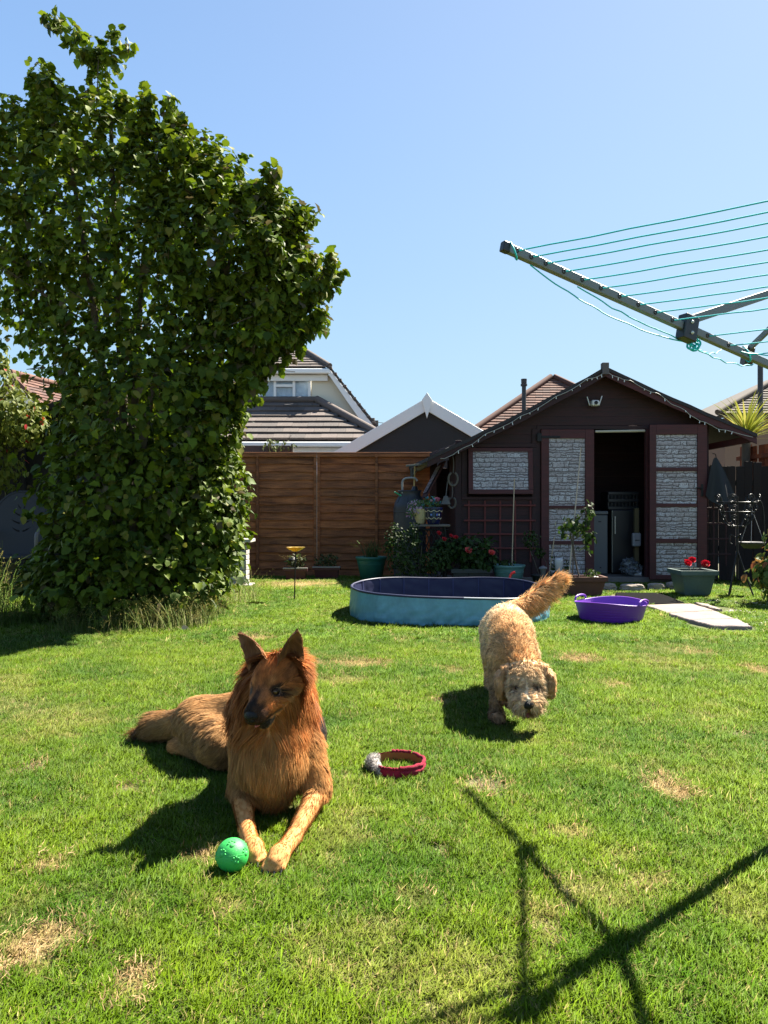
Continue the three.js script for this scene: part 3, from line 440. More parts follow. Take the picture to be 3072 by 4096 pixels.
{ // inside the shed
  const f = thing('freezer', 'pale tall freezer just inside the shed doorway', 'freezer'), gm = std({ color: C(.11, .115, .12), roughness: .5 }); part(f, 'cabinet', span(2.83, 3.06, .05, .86, -10.45, -10.0, .012), gm); part(f, 'lid', span(2.825, 3.065, .865, .915, -10.46, -9.985, .014), gm); part(f, 'badge', span(2.93, 2.97, .76, .775, -10.0, -9.996), ironMat); part(f, 'drain_plug', rod(V(2.96, .14, -10), V(2.96, .14, -9.992), .01, .01, 10), ironMat);
  const g = thing('dark_cupboard', 'black upright cupboard with a bar handle inside the shed', 'cupboard'), dm = std({ color: C(.012, .012, .014), roughness: .4 }); part(g, 'cabinet', span(3.13, 3.52, .05, .93, -10.5, -10.06, .01), dm); part(g, 'door', span(3.135, 3.515, .07, .92, -10.055, -10.035, .006), dm); part(g, 'handle', rod(V(3.165, .6, -10.015), V(3.165, .84, -10.015), .009, .009, 8), std({ color: C(.5, .5, .5), roughness: .3, metalness: .8 })); part(g, 'edge_strip', span(3.128, 3.134, .07, .92, -10.035, -10.03), std({ color: C(.4, .38, .3), roughness: .4 }));
  const b = thing('laundry_basket', 'dark plastic crate with square holes on top of the cupboard', 'crate'); for (const y of [.955, 1.06, 1.16]) part(b, 'rim', span(3.1, 3.52, y - .02, y + .02, -10.12, -10.1), dm); for (let i = 0; i < 9; i++) part(b, 'slat', span(3.1 + i * .05, 3.115 + i * .05, .94, 1.18, -10.135, -10.122), dm); part(b, 'side', [span(3.1, 3.12, .94, 1.18, -10.45, -10.14), span(3.5, 3.52, .94, 1.18, -10.45, -10.14), span(3.1, 3.52, .935, .95, -10.45, -10.14), span(3.1, 3.52, .95, 1.18, -10.46, -10.45)], dm);
  const bag = thing('plastic_bag', 'crumpled clear plastic bag on the shed floor by the open door', 'bag'), sg = new THREE.IcosahedronGeometry(1, 5), p = sg.attributes.position; for (let i = 0; i < p.count; i++) { const q = V(p.getX(i), p.getY(i), p.getZ(i)), k = 1 + .3 * n3(q.x * 1.5, q.y * 1.5, q.z * 1.5) + .14 * n3(q.x * 4, q.y * 4, q.z * 4) + .06 * Math.abs(n3(q.x * 9, q.y * 9, q.z * 9)); p.setXYZ(i, q.x * k * .13, Math.max(-.1, q.y * k * .12), q.z * k * .12); } sg.computeVertexNormals(); sg.translate(3.3, .15, -9.78); part(bag, 'film', sg, std({ color: C(.25, .27, .3), roughness: .25, transmission: .7, thickness: 0 })); part(bag, 'bottle', rod(V(3.33, .075, -9.75), V(3.42, .08, -9.7), .032, .03, 12), std({ color: C(.4, .4, .42), roughness: .3 }));
  const pn = thing('wall_box', 'pale plastic drawer box leaning inside the right of the doorway', 'box'); part(pn, 'panel', span(3.36, 3.42, .1, .95, -9.85, -9.8), std({ color: C(.08, .06, .025), roughness: .8 })); part(pn, 'tray', span(3.31, 3.425, .44, .62, -9.79, -9.73, .02), std({ color: C(.18, .18, .2), roughness: .4 })); part(pn, 'handle', span(3.34, 3.4, .52, .53, -9.73, -9.722), ironMat);
}

// ---------------------------------------------------------------- leaves, tree, shrubs
function leafGeo(L, W, seed, teeth = .08, fold = .25, droop = .35, n = 9) { // leaf along +z from its stalk, face up
  const r = rng(seed), P = [], N = [], rim = []; const f = t => Math.pow(Math.sin(Math.PI * Math.pow(t, .8)), .62) * (t > .8 ? mix(1, .72, (t - .8) / .2) : 1);
  const pt = (t, s) => { const w = W * .5 * f(t) * (1 + (s ? teeth * rr(r, -1, 1) : 0)) * s, x = w, z = L * t, y = fold * Math.abs(w) - droop * L * t * t + .02 * L * Math.sin(t * 9) * Math.abs(s); return V(x, y, z); };
  const mid = [], le = [], ri = []; for (let i = 0; i <= n; i++) { const t = i / n; mid.push(pt(t, 0)); le.push(i === 0 || i === n ? pt(t, 0) : pt(t, -1)); ri.push(i === 0 || i === n ? pt(t, 0) : pt(t, 1)); }
  const idx = [], all = [...mid, ...le, ...ri], m = n + 1; for (let i = 0; i < n; i++) { idx.push(i, i + 1, m + i, m + i, i + 1, m + i + 1, i, 2 * m + i, i + 1, i + 1, 2 * m + i, 2 * m + i + 1); }
  const g = new THREE.BufferGeometry(); g.setAttribute('position', new THREE.Float32BufferAttribute(all.flatMap(p => [p.x, p.y, p.z]), 3)); g.setIndex(idx); g.computeVertexNormals(); return g;
}
const leafMat = std({ color: C(1, 1, 1), roughness: .65, specularIntensity: .25, transmission: .55, thickness: 0, side: THREE.DoubleSide });
// matrix for a leaf: place p, direction of its tip t, face n
function leafM(p, tip, face, s) { const z = tip.clone().normalize(), y = face.clone().addScaledVector(z, -face.dot(z)); if (y.lengthSq() < 1e-6) y.set(0, 1, .1); y.normalize(); const x = V().crossVectors(y, z); return new THREE.Matrix4().makeBasis(x.multiplyScalar(s), y.multiplyScalar(s), z.multiplyScalar(s)).setPosition(p); }
const leafMats = {}; function tinted(c) { const k = c.map(x => Math.round(x * 40)).join(); return leafMats[k] ??= (() => { const m = leafMat.clone(); m.color.setRGB(...c); return m; })(); }
// blobs: [x,y,z, rx,ry,rz, share]; scatter leaves in the outer part of their union
function foliage(parent, blobs, count, o) {
  const r = rng(o.seed), items = [], tot = blobs.reduce((a, b) => a + b[6], 0), inside = (p, skip) => { let m = 9; blobs.forEach((b, i) => { if (i !== skip) m = Math.min(m, Math.hypot((p.x - b[0]) / b[3], (p.y - b[1]) / b[4], (p.z - b[2]) / b[5])); }); return m; };
  let guard = 0; while (items.length < count && guard++ < count * 9) {
    let w = r() * tot, bi = 0; while ((w -= blobs[bi][6]) > 0 && bi < blobs.length - 1) bi++; const b = blobs[bi]; let u = V(r() * 2 - 1, r() * 2 - 1, r() * 2 - 1); const l = u.length(); if (l > 1 || l < .05) continue; u.multiplyScalar(1 / l);
    const lump = 1 + (o.lump ?? .14) * n3(u.x * 2.2 + b[0] * 3, u.y * 2.2 + b[1] * 3, u.z * 2.2) + (o.lump ?? .14) * .7 * n3(u.x * 5.5 + b[0] * 5, u.y * 5.5, u.z * 5.5 + b[1]); const deep = r() < (o.inner ?? .3), rad = lump * (deep ? rr(r, .35, .85) : rr(r, .84, 1.03)), p = V(b[0] + u.x * b[3] * rad, b[1] + u.y * b[4] * rad, b[2] + u.z * b[5] * rad); if (p.y < .02) continue; if (!deep && inside(p, bi) < .72) continue; if (o.reject && o.reject(p, r)) continue; if (o.gaps && !deep && n3(p.x * o.gaps, p.y * o.gaps, p.z * o.gaps) + .5 * n3(p.x * o.gaps * 2.3, p.y * o.gaps * 2.3, p.z * o.gaps * 2.3) < -.32) continue;
    const out = V(u.x / b[3], u.y / b[4], u.z / b[5]).normalize(), rnd = () => V(r() - .5, r() - .5, r() - .5);
    const tip = out.clone().multiplyScalar(o.tipOut ?? .5).add(V(0, -(o.tipDown ?? .8), 0)).addScaledVector(rnd(), o.tipRand ?? 1.3), face = out.clone().multiplyScalar(o.faceOut ?? .8).add(V(0, o.faceUp ?? .6, 0)).addScaledVector(rnd(), o.faceRand ?? 1.1);
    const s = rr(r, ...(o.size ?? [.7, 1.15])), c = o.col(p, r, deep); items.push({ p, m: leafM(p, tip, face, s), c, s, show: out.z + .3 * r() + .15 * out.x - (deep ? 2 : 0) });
  }
  items.sort((a, b) => b.show - a.show); const geos = o.geos, single = Math.min(o.parts ?? 0, items.length);
  for (let i = 0; i < single; i++) { const m = part(parent, 'leaf', geos[i % geos.length], tinted(items[i].c)); items[i].m.decompose(m.position, m.quaternion, m.scale); }
  const lists = geos.map(() => []); items.slice(single).forEach((t, i) => lists[i % geos.length].push([t.m, C(...t.c)])); lists.forEach((l, i) => l.length && instanced(parent, o.name ?? 'foliage', geos[i], leafMat, l)); return items;
}
const barkMat = std({ color: C(.11, .085, .065), roughness: .95, bumpMap: scaled(grainTex, 2, 1), bumpScale: .008, map: mottleTex });
const hazel = [1, 2, 3, 4, 5].map(i => leafGeo(.082 + .004 * (i % 3), .07 + .006 * (i % 4), 700 + i, .2, [.15, .5, .3, .75, .05][i - 1], [.2, .55, .8, .35, .5][i - 1], 10));
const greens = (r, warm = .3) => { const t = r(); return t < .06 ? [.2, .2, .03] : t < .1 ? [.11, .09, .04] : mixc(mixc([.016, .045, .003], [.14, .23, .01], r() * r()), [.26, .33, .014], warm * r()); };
{
  const tree = thing('hazel_tree', 'tall broad leaved hazel tree clothed in leaves down to the lawn', 'tree'), r = rng(55), stems = [];
  const base = V(-2.1, -.05, -6.35); for (const [tx, ty, tz] of [[-2.7, 3.9, -6.3], [-2.1, 3.3, -6.4], [-1.3, 3.2, -6.3], [-3.1, 3.2, -6.5], [-2.4, 4.6, -6.4], [-1.75, 2.6, -6.1]]) { const a = base.clone().add(V(rr(r, -.25, .25), 0, rr(r, -.2, .2))), e = V(tx, ty, tz), m = V().lerpVectors(a, e, .5).add(V(rr(r, -.15, .15), .2, rr(r, -.15, .15))); for (let k = 0; k < 6; k++) { const c = new THREE.QuadraticBezierCurve3(a, m, e), p = c.getPoint(k / 6), q = c.getPoint((k + 1) / 6); stems.push(rod(p, q, mix(.055, .014, k / 6), mix(.055, .014, (k + 1) / 6), 7)); } }
  part(tree, 'trunk', stems.slice(0, 12), barkMat); part(tree, 'limb', stems.slice(12, 24), barkMat); part(tree, 'limb', stems.slice(24), barkMat);
  const twigs = []; for (let i = 0; i < 60; i++) { const a = V(rr(r, -2.9, -1.1), rr(r, 2, 3.4), rr(r, -6.7, -6.0)), d = V(a.x + 2.1, a.y - 2.4, a.z + 6.35).normalize().add(V(rr(r, -.4, .4), rr(r, 0, .3), rr(r, -.4, .4))); twigs.push(rod(a, a.clone().addScaledVector(d, rr(r, .2, .4)), .007, .003, 5)); }
  for (const [x, y, h] of [[-2.05, 4.15, .14], [-1.95, 4.1, .2], [-1.2, 3.55, .14], [-2.48, 4.5, .3]]) twigs.push(rod(V(x, y - .2, -6.3), V(x + .02, y + h, -6.3), .006, .003, 5)); part(tree, 'twigs', twigs, barkMat, 'stuff');
  const blobs = [
    [-2.62, 3.45, -6.4, 1.0, .85, 0.56, 3], [-3.25, 3.3, -6.5, .95, .85, 0.53, 2.2], [-1.48, 3.08, -6.3, .7, .74, 0.46, 3], [-2.05, 2.75, -6.35, 1.05, 1.0, 0.53, 3], [-1.02, 2.88, -6.3, .48, .56, 0.37, 1.8], [-1.22, 2.5, -6.25, .44, .42, 0.31, 1.1],
    [-2.65, 4.1, -6.4, .6, .42, 0.31, 1.1], [-1.85, 3.8, -6.35, .6, .36, 0.31, 1], [-3.2, 4.0, -6.5, .5, .4, 0.31, .7], [-.9, 3.0, -6.3, .24, .28, .19, .4], [-1.47, 2.2, -6.3, .42, .4, .35, 1], [-1.6, 1.75, -6.35, .34, .4, .4, .9], [-.74, 2.75, -6.3, .22, .36, 0.19, .5], [-1.1, 3.5, -6.3, .26, .2, 0.19, .3],
    [-2.08, 1.75, -6.35, .76, .95, .68, 3], [-2.12, 1.0, -6.35, .78, .75, .7, 3], [-2.15, .35, -6.3, .76, .5, .7, 2.4], [-1.66, .85, -6.45, .4, .55, .5, 1.3], [-1.55, 1.1, -6.6, .28, .38, .35, .7], [-2.6, .4, -6.15, .34, .4, .4, .7],
    [-2.47, 4.6, -6.4, .09, .26, .1, .1], [-2.58, 4.93, -6.4, .11, .12, .1, .09], [-2.74, 5.08, -6.4, .09, .07, .08, .05], [-2.88, 5.19, -6.4, .07, .05, .06, .03], [-2.3, 5.02, -6.4, .08, .1, .08, .05], [-2.4, 4.82, -6.4, .09, .1, .09, .06], [-2.95, 4.62, -6.4, .14, .12, .12, .1], [-3.02, 4.75, -6.4, .08, .08, .08, .04],
  ];
  // young shoots that break the outline: a twig with leaves along it
  const shoots = []; for (let i = 0; i < 150; i++) { const b = blobs[Math.floor(r() * 14)], a = r() * 6.283, el = rr(r, -.5, 1.4), u = V(Math.cos(a) * Math.cos(el), Math.sin(el), Math.sin(a) * Math.cos(el)), p = V(b[0] + u.x * b[3] * .96, b[1] + u.y * b[4] * .96, b[2] + u.z * b[5] * .96); if (blobs.some(q => q !== b && Math.hypot((p.x - q[0]) / q[3], (p.y - q[1]) / q[4], (p.z - q[2]) / q[5]) < .95)) continue; const d = u.clone().multiplyScalar(.7).add(V(rr(r, -.3, .3), rr(r, .1, .9), rr(r, -.3, .3))).normalize(), L = rr(r, .1, .3); shoots.push(rod(p, p.clone().addScaledVector(d, L), .005, .002, 4)); for (let k = 1; k <= 4; k++) blobs.push([p.x + d.x * L * k / 4, p.y + d.y * L * k / 4, p.z + d.z * L * k / 4, .045, .045, .045, .011]); } part(tree, 'shoots', shoots, barkMat, 'stuff');
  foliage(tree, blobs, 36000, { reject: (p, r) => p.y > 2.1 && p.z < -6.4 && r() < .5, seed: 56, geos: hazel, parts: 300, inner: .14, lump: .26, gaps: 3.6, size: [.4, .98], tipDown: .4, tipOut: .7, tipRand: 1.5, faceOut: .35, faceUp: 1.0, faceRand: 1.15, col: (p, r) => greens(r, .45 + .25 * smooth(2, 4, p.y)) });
}
// long grass and seed heads round the foot of the tree
function longBlade(L, bend, w, seed, head) {
  const T = new Tri(), n = 6, wh = [1, 1, 1], pts = []; for (let i = 0; i <= n; i++) { const t = i / n; pts.push(V(bend * L * t * t, L * t * (1 - .42 * bend * t), .02 * L * Math.sin(t * 5 + seed))); }
  for (let i = 0; i < n; i++) { const w0 = w * (1 - i / n * .85), w1 = w * (1 - (i + 1) / n * .85), a = pts[i], b = pts[i + 1], N = V(-.3, .6, .7).normalize(), s = V(0, 0, 1); const A = a.clone().addScaledVector(s, -w0), B = a.clone().addScaledVector(s, w0), D = b.clone().addScaledVector(s, -w1), E = b.clone().addScaledVector(s, w1); T.tri(A, B, E, N, N, N, wh, wh, wh); T.tri(A, E, D, N, N, N, wh, wh, wh); }
  if (head) for (let i = 3; i <= n; i++) for (let k = 0; k < 2; k++) { const c = pts[i].clone().lerp(pts[i - 1], k * .5), s = .005; for (let j = 0; j < 3; j++) { const a = j * 2.1 + i, d = V(Math.cos(a), .3, Math.sin(a)); T.tri(c.clone().add(V(0, s, 0)), c.clone().addScaledVector(d, s * 1.4), c.clone().add(V(0, -s, 0)), d, d, d, [1.5, 1.4, 1], [1.5, 1.4, 1], [1.5, 1.4, 1]); } }
  return T.geo();
}
{
  const t = thing('long_grass', 'tall uncut grass with seed heads round the foot of the tree', 'grass'); t.userData.kind = 'stuff'; const r = rng(66), geos = [longBlade(.38, .55, .0035, 1), longBlade(.45, .8, .003, 2), longBlade(.5, .6, .002, 3, true), longBlade(.42, .95, .0018, 4, true)], lists = [[], [], [], []], e = new THREE.Euler(), q = new THREE.Quaternion(), m = new THREE.Matrix4();
  for (const [cx, cz, rx, rz, n, h, dry] of [[-1.68, -5.75, .32, .25, 600, .85, .5], [-2.1, -5.5, .5, .18, 420, .7, .3], [-1.52, -6.2, .16, .35, 320, .75, .55], [-3.3, -5.9, .5, .4, 700, 1.0, .1], [-3.9, -6.6, .5, .5, 500, 1.5, .15], [-1.42, -7.3, .15, .5, 160, .8, .6]]) for (let i = 0; i < n; i++) { const a = r() * 6.283, d = Math.sqrt(r()), x = cx + rx * d * Math.cos(a), z = cz + rz * d * Math.sin(a), k = r() < .3 ? 2 + (i & 1) : i & 1; e.set(rr(r, -.25, .25), r() * 6.283, rr(r, -.25, .25)); q.setFromEuler(e); const s = rr(r, .5, 1.1) * h; m.compose(V(x, groundY(x, z) - .01, z), q, V(s, s, s)); const c = k > 1 ? [.2, .19, .08] : mixc(mixc([.045, .1, .01], [.11, .17, .025], r()), [.26, .23, .1], dry * r()); lists[k].push([m.clone(), C(...c)]); }
  lists.forEach((l, i) => instanced(t, 'blades', geos[i], grassMat, l));
}
const small = [leafGeo(.045, .03, 801, .06, .3, .3, 6), leafGeo(.05, .034, 802, .06, .4, .5, 6)], mid = [leafGeo(.06, .042, 803, .08, .3, .3, 7), leafGeo(.065, .05, 804, .08, .25, .45, 7)];
function shrub(name, label, blobs, count, o) { const s = thing(name, label, 'shrub', o.group), r = rng(o.seed + 1), st = []; for (let i = 0; i < (o.stems ?? 7); i++) { const b = blobs[Math.floor(r() * blobs.length)], a = V(...o.base).add(V(rr(r, -.05, .05), 0, rr(r, -.05, .05))), e = V(b[0] + rr(r, -.5, .5) * b[3], b[1] + rr(r, -.2, .6) * b[4], b[2] + rr(r, -.5, .5) * b[5]); st.push(rod(a, e, o.stem ?? .008, .003, 5)); } part(s, 'stems', st, barkMat); foliage(s, blobs, count, { geos: small, inner: .4, parts: 60, ...o }); return s; }
shrub('berry_shrub', 'sunlit yellow green shrub with red berries over the dark cabin', [[-4.35, 2.0, -8.3, .5, .32, .4, 2], [-4.75, 2.25, -8.4, .6, .5, .45, 2], [-4.05, 1.85, -8.25, .25, .2, .25, .6], [-4.5, 1.45, -8.35, .35, .35, .3, .8], [-4.5, 2.65, -8.4, .18, .3, .2, .3]], 3600, { seed: 71, base: [-4.75, 0, -8.4], geos: mid, parts: 120, stem: .02, faceUp: .9, col: (p, r) => r() < .02 ? [.4, .02, .02] : mixc([.09, .13, .015], [.2, .22, .03], r()) });
shrub('amber_shrub', 'tall shrub with amber tinted new growth at the picture edge', [[-5.3, 3.1, -9.2, .38, .5, .35, 1], [-5.35, 3.7, -9.2, .3, .45, .3, 1], [-5.3, 2.5, -9.2, .4, .4, .3, .8]], 1500, { seed: 73, base: [-5.5, 0, -9.2], geos: small, parts: 40, stem: .03, col: (p, r) => mixc([.2, .2, .06], [.42, .26, .08], r()) });
shrub('leafy_shrub', 'leafy shrub with red tinged young leaves beside the gravel', [[4.0, .3, -7.15, .34, .3, .3, 1.6], [3.85, .62, -7.1, .14, .2, .15, .4], [4.2, .6, -7.2, .3, .3, .3, 1.2], [4.05, .85, -7.15, .16, .16, .15, .4], [3.72, .36, -7.05, .14, .09, .12, .35]], 1100, { seed: 75, base: [4.15, 0, -7.2], geos: mid, parts: 120, lump: .3, size: [.8, 1.5], col: (p, r) => r() < .25 ? mixc([.3, .09, .04], [.35, .22, .06], r()) : mixc([.06, .11, .02], [.17, .23, .04], r()) });
{ // spiky plant above the right fence
  const y = thing('spiky_plant', 'yellow green spiky leaved palm like plant above the right fence', 'plant'), r = rng(81), c = V(5.3, 1.98, -10.7); part(y, 'trunk', rod(V(5.3, -.1, -10.7), c, .07, .06, 10), barkMat);
  const g = [.28, .42].map((b, k) => { const T = new Tri(), n = 6; const N = V(0, 1, 0); for (let i = 0; i < n; i++) { const f = t => [.55 * t * (1 - .15 * b * t), -b * .35 * t * t], w = t => .016 * Math.sin(Math.PI * Math.min(1, .22 + t * .78)) + .0006, [x0, y0] = f(i / n), [x1, y1] = f((i + 1) / n), w0 = w(i / n), w1 = w((i + 1) / n), A = V(x0, y0, -w0), B = V(x0, y0, w0), D = V(x1, y1, -w1), E = V(x1, y1, w1), q = [1, 1, 1]; T.tri(A, B, E, N, N, N, q, q, q); T.tri(A, E, D, N, N, N, q, q, q); } return T.geo(); });
  const ym = [[.4, .4, .06], [.32, .34, .05], [.48, .44, .1], [.26, .3, .05]].map(q => { const m = leafMat.clone(); m.vertexColors = true; m.color.setRGB(...q); return m; });
  for (let i = 0; i < 110; i++) { const m = part(y, 'leaf', g[i & 1], ym[Math.floor(r() * 4)]); m.position.copy(c).add(V(0, rr(r, -.06, .08), 0)); m.rotation.order = 'YZX'; m.rotation.y = r() * 6.283; m.rotation.z = rr(r, .12, 1.45); m.scale.setScalar(rr(r, .95, 1.35)); }
}
{ const t = thing('fence_sprig', 'leafy twig sticking up behind the fence beside the tree', 'plant'), r = rng(83); part(t, 'stem', [rod(V(-1.75, 1.7, -11.42), V(-1.45, 2.1, -11.42), .008, .004, 5), rod(V(-1.8, 1.7, -11.42), V(-1.78, 2.05, -11.42), .008, .004, 5)], barkMat); foliage(t, [[-1.6, 1.95, -11.42, .22, .08, .06, 1], [-1.78, 1.92, -11.42, .1, .12, .06, .8]], 70, { seed: 84, geos: small, parts: 20, inner: .2, col: (p, r) => mixc([.08, .12, .03], [.22, .24, .1], r()) }); }

// ---------------------------------------------------------------- the two dogs
// distance to a tapered capsule [ax,ay,az,ra, bx,by,bz,rb]
function capsule(p, b) {
  const dx = b[4] - b[0], dy = b[5] - b[1], dz = b[6] - b[2], px = p.x - b[0], py = p.y - b[1], pz = p.z - b[2];
  const t = clamp((px * dx + py * dy + pz * dz) / (dx * dx + dy * dy + dz * dz + 1e-9));
  return Math.hypot(px - dx * t, py - dy * t, pz - dz * t) - mix(b[3], b[7], t);
}
const smin = (a, b, k) => { const h = Math.max(k - Math.abs(a - b), 0) / k; return Math.min(a, b) - h * h * k * .25; };
function ellipsoid(x, y, z, rx, ry, rz) { const k0 = Math.hypot(x / rx, y / ry, z / rz), k1 = Math.hypot(x / rx / rx, y / ry / ry, z / rz / rz); return k1 < 1e-9 ? -Math.min(rx, ry, rz) : k0 * (k0 - 1) / k1; }
// surface nets over a distance field; normals from the field
function meshField(f, lo, hi, cell) {
  const nx = Math.ceil((hi.x - lo.x) / cell), ny = Math.ceil((hi.y - lo.y) / cell), nz = Math.ceil((hi.z - lo.z) / cell), sx = 1, sy = nx + 1, sz = (nx + 1) * (ny + 1);
  const F = new Float32Array((nx + 1) * (ny + 1) * (nz + 1)), q = V();
  for (let k = 0, o = 0; k <= nz; k++) for (let j = 0; j <= ny; j++) for (let i = 0; i <= nx; i++, o++) F[o] = f(q.set(lo.x + i * cell, lo.y + j * cell, lo.z + k * cell));
  const id = new Int32Array(F.length).fill(-1), P = [], I = [];
  const ed = [[0, 1], [0, 2], [0, 4], [1, 3], [1, 5], [2, 3], [2, 6], [4, 5], [4, 6], [3, 7], [5, 7], [6, 7]], off = [0, 1, 2, 3, 4, 5, 6, 7].map(c => (c & 1) * sx + (c >> 1 & 1) * sy + (c >> 2) * sz);
  for (let k = 0; k < nz; k++) for (let j = 0; j < ny; j++) for (let i = 0; i < nx; i++) {
    const o = i * sx + j * sy + k * sz; let m = 0; for (let c = 0; c < 8; c++) if (F[o + off[c]] < 0) m |= 1 << c; if (m === 0 || m === 255) continue;
    let x = 0, y = 0, z = 0, n = 0;
    for (const [a, b] of ed) { if ((m >> a & 1) === (m >> b & 1)) continue; const fa = F[o + off[a]], t = fa / (fa - F[o + off[b]]); x += mix(a & 1, b & 1, t); y += mix(a >> 1 & 1, b >> 1 & 1, t); z += mix(a >> 2, b >> 2, t); n++; }
    id[o] = P.length / 3; P.push(lo.x + (i + x / n) * cell, lo.y + (j + y / n) * cell, lo.z + (k + z / n) * cell);
  }
  const quad = (a, b, c, d, flip) => { if (a < 0 || b < 0 || c < 0 || d < 0) return; flip ? I.push(a, c, b, a, d, c) : I.push(a, b, c, a, c, d); };
  for (let k = 1; k < nz; k++) for (let j = 1; j < ny; j++) for (let i = 1; i < nx; i++) {
    const o = i * sx + j * sy + k * sz, s = F[o] < 0;
    if (s !== F[o + sx] < 0) quad(id[o - sy - sz], id[o - sz], id[o], id[o - sy], !s);
    if (s !== F[o + sy] < 0) quad(id[o - sx - sz], id[o - sx], id[o], id[o - sz], !s);
    if (s !== F[o + sz] < 0) quad(id[o - sx - sy], id[o - sy], id[o], id[o - sx], !s);
  }
  const N = new Float32Array(P.length), e = cell * .5;
  for (let v = 0; v < P.length; v += 3) { const g = (a, b, c) => f(q.set(P[v] + a, P[v + 1] + b, P[v + 2] + c)); const x = g(e, 0, 0) - g(-e, 0, 0), y = g(0, e, 0) - g(0, -e, 0), z = g(0, 0, e) - g(0, 0, -e), l = Math.hypot(x, y, z) || 1; N[v] = x / l; N[v + 1] = y / l; N[v + 2] = z / l; }
  const g = new THREE.BufferGeometry(); g.setAttribute('position', new THREE.Float32BufferAttribute(P, 3)); g.setAttribute('normal', new THREE.BufferAttribute(N, 3)); g.setIndex(I); return g;
}
function headFrame(c, yaw, pitch, roll = 0, size = 1) { const q = new THREE.Quaternion().setFromEuler(new THREE.Euler(-pitch, yaw, roll, 'YXZ')), m = new THREE.Matrix4().compose(c, q, V(size, size, size)); return { m, inv: m.clone().invert(), q, qi: q.clone().invert() }; }
const upw = V(0, 1, 0), down = V(0, -1, 0);
